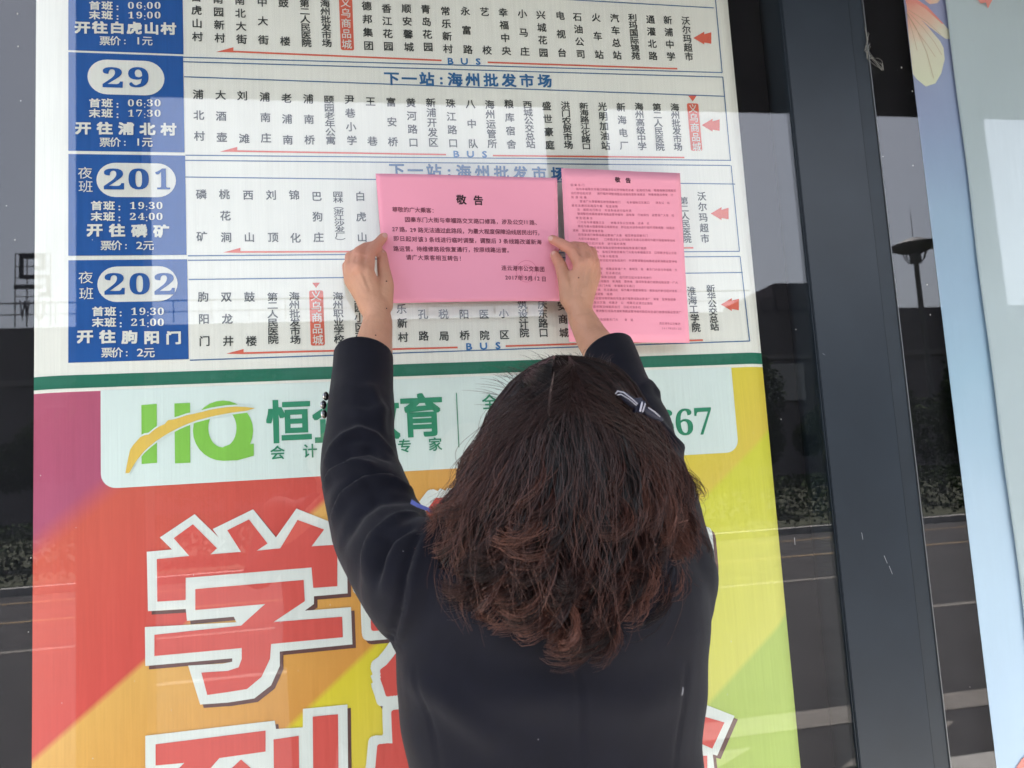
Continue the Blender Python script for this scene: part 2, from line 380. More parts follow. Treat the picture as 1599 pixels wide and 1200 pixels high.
tl = ['roadside tree at the far left end of the row across the road', 'tall bushy tree mirrored in the dark strip left of the poster', 'third tree from the left across the road',
      'fourth tree from the left across the road', 'low roadside tree behind the standing woman', 'sixth tree from the left across the road', 'small tree mirrored behind the yellow part of the poster',
      'roadside tree two places left of the saucer lamp', 'small round tree mirrored beside the wide grey post', 'roadside tree right in front of the saucer lamp', 'tall tree just right of the saucer lamp', 'last tree at the right end of the row']
for i, ((x, s), lb) in enumerate(zip(tx, tl)):
    t = empty('broadleaf_tree', (x, -21+1.2*math.sin(i*2.3), -.1)); t.scale = (s, s, s); t.rotation_euler = (0, 0, i*1.1)
    tag(t, lb, 'tree', 'trees across the road')
    for nm, me in (('trunk', trunk_me), ('crown', crowns[i % 3])):
        o = bpy.data.objects.new(nm, me); COL.objects.link(o); o.parent = t
r_ = np.random.default_rng(5); vs = []; fs = []
for i in range(50000):
    c = np.array([r_.uniform(-38, 38), -16.2+r_.uniform(-.6, .6), r_.uniform(0, 1)**.6*1.15-.1]); a = r_.normal(0, 1, 3); a /= np.linalg.norm(a); bb = np.cross(a, r_.normal(0, 1, 3)); bb /= np.linalg.norm(bb); s = .06
    k = len(vs); vs += [c-a*s, c+bb*s*.5, c+a*s, c-bb*s*.5]; fs.append((k, k+1, k+2, k+3))
o = mesh('hedge', vs, fs, M_leaf); tag(o, 'clipped dark green hedge along the far kerb', 'hedge', kind='stuff')

# ================================================================ shelter roof and columns
sh = empty('bus_shelter', (0, 0, 0)); tag(sh, 'dark bus shelter roof carried on square columns behind the photographer', 'bus shelter')
boxes('roof', [((-.79, -2.08, 3.03), (9, .5, 3.2))], M_roof, sh, .01)
for k in range(4):
    x = -1.01+1.87*k
    boxes('column', [((x, -2.075, 0), (x+.235, -1.92, 3.03 if k else 4.3))], M_roof, sh, .008)
boxes('rear_wall', [((-2.4, .09, 0), (9, .14, 3.03))], M_roof, sh)

# ================================================================ display cabinet
dc = empty('display_cabinet', (0, 0, 0)); tag(dc, 'dark steel display cabinet with two glazed bays joined by a wide grey post', 'display cabinet')
xpl, xpr = P(1221, 0, .006)[0], P(1325, 0, .006)[0]
xsr = P(1346, 0, .002)[0]
boxes('backing_panel', [((-1.6, .055, .35), (xpl-.01, .065, 2.85))], M_black, dc)
boxes('backing_panel', [((xsr+.01, .055, .35), (3.2, .065, 2.85))], M_black, dc)
boxes('post', [((xpl, -.006, 0), (xpr, .085, 3.02))], M_post, dc, .0012)
boxes('hinge_strip', [((xpr+.002, -.0015, .3), (xsr, .085, 2.9))], M_trim, dc, .0008)
boxes('edge_trim', [((xsr+.0002, -.0035, .3), (xsr+.0020, .004, 2.9))], M_edge, dc)
boxes('edge_trim', [((xpl-.0022, -.003, .3), (xpl-.0008, .004, 2.9))], M_trim, dc)
boxes('bottom_rail', [((-1.6, -.004, .2), (xpl-.003, .085, .35))], M_post, dc, .0012); boxes('bottom_rail', [((xsr+.003, -.004, .2), (3.2, .085, .35))], M_post, dc, .0012)
boxes('top_rail', [((-1.6, -.004, 2.85), (xpl-.003, .085, 3.0))], M_post, dc, .0012); boxes('top_rail', [((xsr+.003, -.004, 2.85), (3.2, .085, 3.0))], M_post, dc, .0012)
boxes('post', [((-1.76, -.006, 0), (-1.602, .085, 3.02))], M_post, dc, .0012); boxes('post', [((3.202, -.006, 0), (3.36, .085, 3.02))], M_post, dc, .0012)
boxes('glass_pane', [((-1.598, 0, .352), (xpl-.003, .005, 2.848))], M_glass, dc)
boxes('glass_pane', [((xsr+.003, 0, .352), (3.198, .005, 2.848))], M_glass, dc)

M_speck = mat('dust', (.55, .55, .52), .8)
rs = random.Random(12); bm = bmesh.new()
for (x, y, r) in [(28, 22, .0012), (29, 73, .0011), (33, 158, .0007), (24, 375, .0008), (1425, 143, .0014), (1426, 259, .0012), (1448, 445, .0011), (1453, 492, .0011), (1243, 515, .0008), (1251, 460, .0007), (1379, 245, .0011), (1408, 106, .0016), (1220, 655, .0008), (1142, 1002, .0008), (300, 700, .0007)] + [(rs.uniform(0, 1600), rs.uniform(0, 1200), rs.uniform(.0003, .0007)) for _ in range(60)]:
    if 1215 < x < 1475 and not (1395 < x+ (600-y)*.11 < 1500) and r < .00072: continue
    p = P(x, y, 0); 
    bmesh.ops.create_icosphere(bm, subdivisions=1, radius=1, matrix=Matrix.Translation((p[0], -.0004, p[2])) @ Matrix.Diagonal((r, .0004, r*1.3, 1)))
me_ = bpy.data.meshes.new('dust_speck'); bm.to_mesh(me_); bm.free(); o = link('dust_speck', me_, M_speck, dc); o['kind'] = 'stuff'
M_scr = mat('scratch', (.34, .35, .37), .6)
for (a, b_, w) in (((1381, 868), (1386, 880), .0010), ((1389, 884), (1394, 897), .0009), ((1346, 832), (1348, 843), .0008), ((1241, 840), (1242, 851), .0008), ((1285, 552), (1289, 555), .0008)):
    pa, pb = P(*a, .0063), P(*b_, .0063); mesh('scratch', [pa+np.array([-w, 0, 0])*.5, pa+np.array([w, 0, 0])*.5, pb+np.array([w, 0, 0])*.4, pb-np.array([w, 0, 0])*.4], [(0, 1, 2, 3)], M_scr, dc)
cw = empty('cobweb', (0, 0, 0)); tag(cw, 'wispy grey cobweb clinging beside the grey post near the top', 'cobweb'); bm = bmesh.new()
cpt = [(1351, 45), (1354, 60), (1352, 78), (1355, 90), (1366, 93), (1376, 98), (1379, 108), (1358, 50), (1360, 70)]
for k in range(34):
    a = rs.choice(cpt); i_ = cpt.index(a); b_ = cpt[min(len(cpt)-1, i_+1)] if i_ < 6 else cpt[rs.randrange(4)]
    ja = [a[0]+rs.uniform(-2.5, 2.5), a[1]+rs.uniform(-3, 3)]; jb = [b_[0]+rs.uniform(-2.5, 2.5), b_[1]+rs.uniform(-3, 3)]
    m_ = [(ja[0]+jb[0])/2+rs.uniform(-2, 2), (ja[1]+jb[1])/2+rs.uniform(-2, 2)]
    for u_, v_ in ((ja, m_), (m_, jb)): capsule(bm, P(*u_, .003+rs.uniform(0, .004)), .00022, P(*v_, .003+rs.uniform(0, .004)), .00016, 5, 1)
me_ = bpy.data.meshes.new('strands'); bm.to_mesh(me_); bm.free(); o = link('strands', me_, mat('cobweb_grey', (.30, .30, .28), .9), cw); o['kind'] = 'stuff'

# ================================================================ the big poster
po = empty('route_poster', (0, 0, 0)); tag(po, 'tall printed bus route poster with blue headings above a bright red and yellow advert', 'poster')
xl = P(50, 500, GL)[0]; xr = P(1199, 600, GL)[0]
ZT, ZB = 2.83, .40
def curl(x):
    y = -GL
    if x > xr-.035: y += ((x-(xr-.035))/.035)**2*.012
    if x < xl+.05: y += (((xl+.05)-x)/.05)**2*.010
    return y
zmid = P(600, 574, GL)[2]-.021      # lower edge of the green band
xs = np.concatenate([np.linspace(xl, xl+.05, 8), np.linspace(xl+.06, xr-.04, 20), np.linspace(xr-.035, xr, 10)])
def grid(name, z0, z1, m, off=0.0):
    vs = []; fs = []
    for z in (z0, z1):
        for x in xs: vs.append((x, curl(x)-off, z))
    n = len(xs)
    for i in range(n-1): fs.append((i, i+1, n+i+1, n+i))
    return mesh(name, vs, fs, m, po, True)
grid('route_sheet', zmid, ZT, M_white)
# advert background: diagonal colour fields, one print
def advert_mat():
    m = mat('advert_print', (.5, .1, .1), .55, spec=.3); nt = m.node_tree; N = nt.nodes.new; L = nt.links.new
    b = nt.nodes['Principled BSDF']; tc = N('ShaderNodeTexCoord'); sx = N('ShaderNodeSeparateXYZ'); L(tc.outputs['Object'], sx.inputs[0])
    # diagonal coordinate u = x*sin - z*cos
    a = math.radians(ADV_ANG)
    m1 = N('ShaderNodeMath'); m1.operation = 'MULTIPLY'; m1.inputs[1].default_value = math.sin(a); L(sx.outputs['X'], m1.inputs[0])
    m2 = N('ShaderNodeMath'); m2.operation = 'MULTIPLY_ADD'; m2.inputs[1].default_value = -math.cos(a); L(sx.outputs['Z'], m2.inputs[0]); L(m1.outputs[0], m2.inputs[2])
    mr = N('ShaderNodeMapRange'); mr.inputs[1].default_value = U0; mr.inputs[2].default_value = U1; L(m2.outputs[0], mr.inputs[0])
    cr_ = N('ShaderNodeValToRGB'); cr_.color_ramp.interpolation = 'LINEAR'; e = cr_.color_ramp.elements
    stops = []
    for (u0, c0, u1, c1) in ADV: stops += [(u0+.0004, c0), (u1-.0004, c1)]
    for k, (u, c) in enumerate(stops):
        if k < 2: el = e[k]; el.position = (u-U0)/(U1-U0)
        else: el = e.new((u-U0)/(U1-U0))
        el.color = (*lin(*c), 1)
    L(mr.outputs[0], cr_.inputs[0]); L(cr_.outputs[0], b.inputs['Base Color'])
    return weave(m)
def uof(px, py, ang):
    p = P(px, py, GL); a = math.radians(ang); return p[0]*math.sin(a) - p[2]*math.cos(a)
p1, p2 = P(131, 1110, GL), P(480, 800, GL); ADV_ANG = math.degrees(math.atan2(p2[2]-p1[2], p2[0]-p1[0]))
u1 = uof(150, 780, ADV_ANG); u2 = uof(226, 1030, ADV_ANG); u3 = uof(520, 1075, ADV_ANG); u4 = uof(1150, 757, ADV_ANG)-.02; u5 = uof(1170, 1030, ADV_ANG)
U0, U1 = u1-.6, u5+.9
ADV = [(U0+.001, (196, 88, 108), u1-.02, (174, 84, 114)), (u1+.012, (204, 92, 76), u2, (208, 80, 73)), (u2, (222, 172, 92), u3, (214, 150, 70)), (u3, (222, 206, 56), u4, (222, 198, 84)), (u4, (214, 212, 72), u5, (216, 214, 108)), (u5, (182, 202, 106), U1, (166, 194, 112))]
grid('advert_sheet', ZB, zmid, advert_mat())
# --- blue heading blocks
for (yt, yb) in ((-60, 79), (82, 236), (241, 400), (407, 567)):
    q = Print(layer=1)
    a, b_ = q.at(107.5, yt), q.at(107.5, yb); c = q.at(286+max(0, yt)*.02, (yt+yb)/2)[0]
    q.poly([(a[0], b_[1]), (c, b_[1]), (c, a[1]), (a[0], a[1])]); q.done('heading_block', M_blue, po)
for a in ((198, 122, 120, 54), (214, 282, 124, 53), (216, 444, 125, 55), (196, -34, 120, 54)): q = Print(layer=2); q.pill(*a); q.done('number_pill', M_pill, po)
q = Print(layer=3)
def nums(s, xs_, y, w, h):
    q = Print(layer=3)
    for ch, x in zip(serif(s), xs_): q.fitpx(ch, x-w/2*(.72 if ch == '𝟏' else 1), y-h/2, x+w/2*(.72 if ch == '𝟏' else 1), y+h/2, .012)
    q.done('route_number', M_blue, po)
nums('29', (177, 217), 122, 31, 31); nums('201', (179, 217.5, 255), 280.5, 31, 32); nums('202', (180, 219, 258), 444, 31, 33)
def block(dx, y1, t1, y2, t2, y3, dest, x3a, x3b, y4, fare):
    q = Print(layer=3)
    for y, h, t in ((y1, '首班', t1), (y2, '末班', t2)):
        q.char(h[0], q.at(149+dx, y), .0170, .0150, .03); q.char(h[1], q.at(168.5+dx, y), .0170, .0150, .03); q.char(':', q.at(184.5+dx, y+2), .017, .015, .02)
        for ch, x in zip(serif(t), (205.5+dx, 218.5+dx, 227+dx, 235+dx, 247+dx)):
            q.char(ch, q.at(x, y+(0 if ch != ':' else 2)), .018, .0155, .0)
            
    q.row(dest, (x3a, y3-1), (x3b, y3+1), .0232, .0205, .045)
    q.row('票价', (165+dx*.6, y4), (181+dx*.6, y4), .0168, .0160, .012); q.char(':', q.at(196+dx*.6, y4), .017, .016, .01)
    q.char(fare, q.at(217+dx*.6, y4), .0205, .0165, .012); q.char('元', q.at(231+dx*.6, y4), .0165, .0165, .012)
    q.done('heading_lettering', M_pill, po)
block(0, 10, '06:00', 25, '19:00', 45, '开往白虎山村', 130, 264, 65, '1')
block(0, 162, '06:30', 178, '17:30', 202, '开往浦北村', 131, 264, 223, '1')
block(3, 322, '19:30', 339, '24:00', 361, '开往磷矿', 149, 253, 384, '2')
block(5, 487, '19:30', 504, '21:00', 527, '开往朐阳门', 134, 272, 551, '2')
for a, b_ in (((134, 271), (135, 292)), ((135, 434), (136, 459))): q = Print(layer=3); q.row('夜班', a, b_, .0215, .0200, .0); q.done('night_lettering', M_pill, po)
# --- frame lines
for (a, b_) in (((286, 90), (1128, 114)), ((286, 97), (1129, 121)), ((288, 120.5), (1132, 151)), ((290, 243), (1140, 251)), ((290, 251), (1141, 259)), ((290, 277), (1148, 288)),
                ((294, 400), (1155, 393)), ((294, 407), (1156, 401)), ((295, 437), (1160, 426)), ((297, 563), (1171, 533)), ((870, -1), (1115, 13)),
                ((1112, -60), (1128, 114)), ((1129, 121), (1141, 252)), ((1142, 259), (1155, 393)), ((1156, 401), (1171, 533))): q = Print(layer=1); q.line_px(a, b_, .0017); q.done('frame_line', M_line, po)
# --- green band
o = grid('green_band', P(620, 588.5, GL)[2], P(620, 569.5, GL)[2], M_green, .0006)
# --- next stop lines
for (y0, y1, x0, x1) in ((123, 127, 612, 851), (266, 272, 620, 872)):
    q = Print(layer=1); xs_ = [0, 1, 2, 2.82, 3.6, 4.62, 5.64, 6.66, 7.68, 8.7]
    for ch, k in zip('下一站:海州批发市场', xs_): q.char(ch, q.at(x0+(x1-x0)*k/8.7, y0+(y1-y0)*k/8.7), .0262, .0245, .03)
    q.done('next_stop_heading', M_head, po)
# --- stop names
q = Print(layer=1)
A = [('白虎山村', 307, -4, 309, 58), ('南园新村', 341, -1, 344, 60), ('南北大街', 375, 1, 378, 62), ('中大街', 410, 4, 412, 63), ('鼓楼', 443, 5, 446, 65), ('第二人民医院', 476, 6, 479, 68), ('海州批发市场', 508, 6, 511, 68),
     ('德邦集团', 573, 10, 576, 72), ('香江花园', 604, 14, 607, 73), ('顺安馨城', 635, 14, 639, 74), ('青岛花园', 665, 15, 669, 74), ('常乐新村', 696, 18, 700, 77), ('永富路', 727, 18, 731, 78), ('艺校', 757, 19, 761, 79),
     ('幸福中央', 786, 20, 791, 80), ('小马庄', 816, 22, 820, 81), ('兴城花园', 845, 24, 849, 83), ('电视台', 875, 25, 878, 83), ('石油公司', 902, 27, 907, 85), ('火车站', 931, 28, 936, 86), ('汽车总站', 960, 29, 964, 87),
     ('利玛国际锦苑', 988, 28, 993, 88), ('通灌北路', 1016, 31, 1020, 88), ('新浦中学', 1043, 32, 1048, 89), ('沃尔玛超市', 1071, 33, 1076, 89)]
B = [('浦北村', 310, 148, 312, 213), ('大酒壶', 345, 149, 347, 215), ('刘滩', 379, 150, 382, 217), ('浦南庄', 414, 152, 416, 216), ('老浦南', 448, 154, 450, 219), ('浦南桥', 482, 155, 484, 219), ('颐园老年公寓', 514, 156, 517, 220),
     ('尹巷小学', 546, 156, 550, 220), ('王巷', 579, 159, 582, 221), ('富安桥', 611, 160, 614, 222), ('黄河路口', 642, 161, 646, 223), ('新浦开发区', 673, 161, 677, 223), ('珠江路口', 704, 162, 708, 224), ('八中队', 735, 163, 739, 225),
     ('海州运管所', 765, 164, 769, 225), ('粮库宿舍', 795, 163, 799, 226), ('西城公交总站', 824, 164, 829, 226), ('盛世豪庭', 854, 166, 859, 227), ('洪门农贸市场', 883, 165, 888, 227), ('新海路江化路口', 912, 166, 916, 229),
     ('光明加油站', 941, 167, 946, 228), ('新海电厂', 970, 168, 975, 228), ('海州高级中学', 998, 167, 1003, 229), ('第二人民医院', 1026, 168, 1031, 230), ('海州批发市场', 1054, 168, 1059, 230)]
C_ = [('磷矿', 315, 304, 316, 370), ('桃花涧', 351, 304, 354, 371), ('西山', 388, 305, 390, 371), ('刘顶', 424, 305, 427, 371), ('锦化', 460, 305, 462, 372), ('巴狗庄', 495, 307, 498, 371), ('园林︵浙江沙发厂︶', 528, 304, 532, 377), ('白虎山', 563, 307, 566, 371),
      ('第二人民医院', 1068, 314, 1073, 374), ('沃尔玛超市', 1096, 307, 1101, 373)]
D_ = [('朐阳门', 318, 464, 320, 533), ('双龙井', 354, 464, 357, 533), ('鼓楼', 390, 464, 393, 533), ('第二人民医院', 426, 464, 427, 531), ('海州批发市场', 460, 463, 462, 531), ('海州职业学校', 528, 463, 530, 530), ('玉园小区西', 561, 465, 563, 527),
      ('常乐新村', 626, 461, 630, 527), ('孔路', 661, 491, 662, 525), ('税局', 693, 491, 694, 525), ('阳桥', 725, 491, 726, 524), ('医院', 756, 491, 757, 524), ('小区', 787, 490, 788, 523), ('建筑设计院', 815, 461, 819, 520),
      ('朝庆东路口', 847, 461, 849, 520), ('安商城', 878, 478, 881, 520), ('淮海工学院', 1080, 455, 1087, 512), ('新华公交总站', 1110, 451, 1116, 511)]
for t in A+B+C_+D_: q = Print(layer=1); q.col(*t, off=.016); q.done('stop_name', M_txt, po)
# --- red parts: arrows, lines, home stop boxes
q = Print(layer=1)
for (xa, ya, xb, yb, xc, yc, xd, yd) in ((362, 81, 690, 95, 762, 98, 1058, 108), (368, 236.5, 697, 242, 770, 243.5, 1069, 246.5), (373, 394, 560, 393.5, 600, 393, 1083, 387.5), (378, 552, 715, 543, 790, 541, 1098, 531.5)):
    q = Print(layer=1); q.line_px((xa, ya), (xb, yb), .0028); q.line_px((xc, yc), (xd, yd), .0028)
    q.poly_px([(xa-24, ya+.8), (xa+3, ya-6.5), (xa+3, ya+1.4)]); q.done('direction_arrow', M_red, po)
for (x, y) in ((1097, 60), (1110, 196), (1124, 334), (1140, 476)):
    q = Print(layer=1); q.poly_px([(x-14, y), (x+3, y-10), (x+3, y-6), (x+14, y-9), (x+14, y+9), (x+3, y+7), (x+3, y+10)]); q.done('arrow_mark', M_red, po)
q = Print(layer=1); q.poly_px([(1075, 150), (1088, 150), (1082, 159)]); q.done('arrow_mark', M_red, po); q = Print(layer=1); q.poly_px([(488, 442), (500, 442), (494, 450)]); q.done('arrow_mark', M_red, po)
for (x0, y0, x1, y1) in ((541, -6, 542, 79), (1082, 162, 1088, 236), (494, 454, 497, 540)):
    q = Print(layer=1); a = q.at(x0, y0); b_ = q.at(x1, y1); c = (a+b_)/2; hw = .0108; hh = abs(a[1]-b_[1])/2; r = .003; pts = []
    for (sx_, sz_, a0) in ((1, 1, 0), (-1, 1, 90), (-1, -1, 180), (1, -1, 270)):
        for k in range(4): t = math.radians(a0+k*30); pts.append((c[0]+sx_*(hw-r)+r*math.cos(t), c[1]+sz_*(hh-r)+r*math.sin(t)))
    q.poly(pts); q.done('home_stop_box', M_red, po)
for t in (('义乌商品城', 540, 5, 542, 70), ('义乌商品城', 1082, 170, 1088, 230), ('义乌商品城', 494, 462, 497, 531)): q = Print(layer=2); q.col(*t, size=.0172, off=.008); q.done('home_stop_lettering', M_pill, po)
mat_bus = ink('bus_blue', (60, 120, 176))
for (x, y, dx, dy) in ((704, 96, 21.5, .4), (713, 241, 22, .3), (733, 541.5, 22.5, -.7)):
    q = Print(layer=1)
    for k, ch in enumerate('BUS'): q.char(ch, q.at(x+k*dx, y+k*dy), .0190, .0155, .03)
    q.done('bus_lettering', mat_bus, po)
# --- advert panel
q = Print(layer=1)
xa, xb = q.at(158, 680)[0], q.at(1148, 640)[0]; zt = zmid+.001; zb = q.at(640, 736)[1]; r = .022
pts = [(xa, zt), (xa, zb+r)] + [(xa+r-r*math.cos(math.radians(k*15)), zb+r-r*math.sin(math.radians(k*15))) for k in range(1, 7)] + [(xb-r+r*math.sin(math.radians(k*15)), zb+r-r*math.cos(math.radians(k*15))) for k in range(0, 7)] + [(xb, zt)]
q.poly(pts); q.done('panel', M_mint, po)
q = Print(layer=2)
q.poly_px([(221.5, 633), (245.5, 631), (246, 723), (222, 725)]); q.poly_px([(273, 630.5), (297.5, 629.5), (298, 723), (274, 724)])
ring = []; N_ = 28
o1 = [(349+47*math.cos(t), 673-47*math.sin(t)) for t in np.linspace(0, 2*math.pi, N_+1)]
i1 = [(348+22*math.cos(t), 669-30*math.sin(t)) for t in np.linspace(0, 2*math.pi, N_+1)]
for k in range(N_): q.poly_px([o1[k], o1[k+1], i1[k+1], i1[k]])
q.poly_px([(350, 698), (372, 690), (391, 694), (397, 693), (397, 712), (372, 719), (350, 720)])
q.done('logo_letters', M_lime, po)
up_ = [(197, 739), (200, 722), (205, 700), (214, 690), (222, 681), (233, 679), (246, 668), (260, 662), (262, 657), (275, 655), (292, 649), (312, 645), (330, 640), (352, 636.5), (376, 635), (399, 638)]
dn_ = [(386, 642), (362, 645), (335, 650), (308, 657), (285, 666), (262, 678), (245, 689), (228, 703), (214, 720), (203, 739)]
for nm, lay, m, g_ in (('logo_stroke_edge', 3, M_mint, 3.0), ('logo_stroke', 4, M_gold, 0)):
    q = Print(layer=lay)
    n = 24; U = np.array(up_, float); Dn = np.array(dn_[::-1], float)
    def samp(Q, t):
        s_ = np.linspace(0, 1, len(Q)); return np.array([np.interp(t, s_, Q[:, 0]), np.interp(t, s_, Q[:, 1])])
    for k in range(n):
        a, b_, c, d = samp(U, k/n), samp(U, (k+1)/n), samp(Dn, (k+1)/n), samp(Dn, k/n)
        a = a-[0, g_]; b_ = b_-[0, g_]; c = c+[0, g_]; d = d+[0, g_]
        q.poly_px([a, b_, c, d])
    q.done(nm, m, po)
q = Print(layer=2)
q.fitpx('恒', 418, 626, 485, 690, .028); q.fitpx('企', 490, 622, 555, 689, .028); q.fitpx('教', 560, 619, 623, 686, .028); q.fitpx('育', 628, 616, 690, 681, .028)
q.row('会计教育专家', (434, 707), (680, 694), .0225, .0225, .012)
q.line_px((713, 614), (717, 699), .0014)
q.row('全', (765, 628), (765, 628), .026, .026, .012)
for k, ch in enumerate(serif('667')): q.fitpx(ch, 1027+k*30-2, 640-k*1.5, 1052+k*30, 682-k*1.5, .0)
q.done('company_lettering', M_dgreen, po)
# --- the very large letters
def z1(p): return (p[0]/2.665, 560+p[1]/2.665)
def z2(p): return (p[0]/2.665, 860+p[1]/2.665)
out1 = [z1(p) for p in [(667, 745), (812, 648), (912, 745), (887, 710), (1055, 628), (1150, 745), (1235, 625), (1400, 690), (1385, 738), (1440, 775)]] + [(542, 850)] + \
       [z2(p) for p in [(1448, 178), (1308, 190), (1308, 222), (1270, 250), (1462, 235), (1468, 390), (1166, 420), (1166, 480), (1130, 560), (1060, 615), (950, 632), (835, 640), (785, 478), (930, 470), (968, 462), (968, 448), (607, 480), (605, 318), (985, 298), (975, 275), (780, 292), (775, 243), (618, 252), (613, 5)]] + [z1((718, 795))]
red1 = [z1(p) for p in [(655, 835), (790, 822), (725, 748), (805, 690), (905, 790), (878, 815), (1005, 805), (948, 715), (1038, 670), (1115, 770), (1070, 800), (1168, 790), (1240, 672), (1350, 712), (1298, 782), (1405, 775)]] + [z2(p) for p in [(1405, 148), (1305, 155), (1298, 70), (775, 113), (775, 205), (657, 212)]]
red1b = [z2(p) for p in [(815, 160), (1265, 122), (1270, 210), (1140, 297), (1425, 275), (1428, 360), (1130, 388), (1125, 450), (1090, 525), (1030, 575), (950, 588), (865, 600), (840, 507), (950, 500), (995, 485), (1008, 450), (1008, 405), (645, 438), (645, 350), (1005, 312), (1105, 222), (815, 247)]]
out2 = [z2(p) for p in [(607, 770), (1145, 707), (1150, 742), (1262, 735), (1262, 658), (1447, 640), (1455, 1350), (607, 1400)]]
red2 = [[z2(p) for p in pp] for pp in ([(650, 805), (1107, 748), (1107, 835), (915, 862), (860, 925), (700, 950), (770, 882), (650, 893)], [(1005, 868), (1110, 960), (1050, 1010), (900, 965)], [(650, 985), (1110, 950), (1110, 1040), (930, 1055), (930, 1120), (1110, 1105), (1110, 1190), (650, 1230), (650, 1140), (830, 1128), (830, 1062), (650, 1075)], [(1140, 785), (1245, 770), (1250, 1240), (1145, 1250)], [(1303, 690), (1408, 680), (1413, 1300), (1300, 1310), (1290, 1240), (1308, 1235)])]
sh_ = (5.5, 5.5)
others = (('会', 575, 786, 812, 1075), ('计', 838, 757, 1094, 1047), ('恒', 588, 1108, 815, 1350), ('企', 845, 1100, 1050, 1350))
out3 = [(1040, 1086), (1070, 1088), (1147, 1118), (1120, 1180), (1113, 1178), (1119, 1230), (1108, 1300), (1040, 1300)]; red3 = [(1048, 1104), (1131, 1128), (1112, 1169), (1092, 1160), (1070, 1150), (1048, 1150)]; red3b = [(1060, 1180), (1104, 1180), (1106, 1300), (1060, 1300)]
q = Print(layer=1)
for Pn in (out1, out2, out3): q.poly_px([(x+sh_[0], y+sh_[1]) for x, y in Pn])
for (ch, *bb) in others: q.fitpx(ch, bb[0]+sh_[0], bb[1]+sh_[1], bb[2]+sh_[0], bb[3]+sh_[1], .10)
q.done('letter_shadow', M_shadow, po)
q = Print(layer=2)
for Pn in (out1, out2, out3): q.poly_px(Pn)
for (ch, *bb) in others: q.fitpx(ch, *bb, .10)
q.done('letter_outline', M_bigwhite, po)
q = Print(layer=3); q.poly_px(red1); q.poly_px(red1b); q.poly_px(red3); q.poly_px(red3b)
for Pn in red2: q.poly_px(Pn)
for (ch, *bb) in others: q.fitpx(ch, *bb, .04)
q.done('large_lettering', M_bigred, po)

# ================================================================ right hand poster
rp = empty('flower_poster', (0, 0, 0)); tag(rp, 'pale blue poster with cream and pink petals behind the right pane', 'poster')
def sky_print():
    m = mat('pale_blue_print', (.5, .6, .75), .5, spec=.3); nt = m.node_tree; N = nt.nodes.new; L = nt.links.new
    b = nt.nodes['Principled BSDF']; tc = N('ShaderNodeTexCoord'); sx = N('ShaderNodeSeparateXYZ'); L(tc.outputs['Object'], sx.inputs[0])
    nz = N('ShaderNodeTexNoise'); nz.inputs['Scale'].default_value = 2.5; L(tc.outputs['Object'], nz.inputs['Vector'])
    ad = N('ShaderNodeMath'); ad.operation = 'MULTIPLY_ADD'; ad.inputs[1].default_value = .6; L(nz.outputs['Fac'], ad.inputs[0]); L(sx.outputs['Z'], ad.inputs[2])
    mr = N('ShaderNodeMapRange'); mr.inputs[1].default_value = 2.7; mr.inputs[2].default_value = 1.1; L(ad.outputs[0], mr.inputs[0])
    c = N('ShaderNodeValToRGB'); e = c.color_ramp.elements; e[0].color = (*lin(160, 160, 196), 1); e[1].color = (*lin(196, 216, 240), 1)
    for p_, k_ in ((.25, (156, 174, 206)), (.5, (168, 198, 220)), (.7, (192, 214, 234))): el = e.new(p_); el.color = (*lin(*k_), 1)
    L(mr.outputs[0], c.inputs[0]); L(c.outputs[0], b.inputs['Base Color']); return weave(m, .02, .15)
xf = P(1412, 0, GL)[0]
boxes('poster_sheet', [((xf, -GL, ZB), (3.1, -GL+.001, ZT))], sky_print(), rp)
def petal_mat():
    m = mat('petal_print', (.8, .8, .7), .5, spec=.3); nt = m.node_tree; N = nt.nodes.new; L = nt.links.new; b = nt.nodes['Principled BSDF']
    tc = N('ShaderNodeTexCoord'); d = N('ShaderNodeVectorMath'); d.operation = 'DISTANCE'; L(tc.outputs['Object'], d.inputs[0]); c0 = P(1408, -12, GL); d.inputs[1].default_value = tuple(c0)
    nz = N('ShaderNodeTexNoise'); nz.inputs['Scale'].default_value = 40; L(tc.outputs['Object'], nz.inputs['Vector'])
    ad = N('ShaderNodeMath'); ad.operation = 'MULTIPLY_ADD'; ad.inputs[1].default_value = .03; L(nz.outputs['Fac'], ad.inputs[0]); L(d.outputs['Value'], ad.inputs[2])
    mr = N('ShaderNodeMapRange'); mr.inputs[1].default_value = .01; mr.inputs[2].default_value = .2; L(ad.outputs[0], mr.inputs[0])
    c = N('ShaderNodeValToRGB'); e = c.color_ramp.elements; e[0].color = (*lin(232, 120, 110), 1); e[1].color = (*lin(226, 228, 200), 1); el = e.new(.35); el.color = (*lin(238, 190, 170), 1); el = e.new(.6); el.color = (*lin(228, 222, 202), 1)
    L(mr.outputs[0], c.inputs[0]); L(c.outputs[0], b.inputs['Base Color']); return m
M_pet = petal_mat(); M_vein = mat('petal_vein', lin(196, 170, 140), .6); M_pink = mat('petal_pink', lin(236, 150, 140), .6)
def p3(L_): return [(1380+x/6, y/6) for x, y in L_]
q = Print(layer=1); q.poly_px(p3([(190, -60), (215, 60), (235, 350), (275, 700), (310, 745), (395, 815), (485, 785), (540, 690), (572, 560), (560, 450), (530, 390), (420, 260), (260, 90)])); q.done('petal', M_pet, rp)
q = Print(layer=2); q.poly_px(p3([(195, -60), (250, -40), (400, 60), (560, 230), (640, 320), (620, 370), (580, 370), (430, 260), (260, 110)])); q.poly_px(p3([(380, -60), (385, 10), (430, 45), (500, 35), (530, 0), (540, -60)])); q.done('petal', M_pet, rp)
q = Print(layer=3)
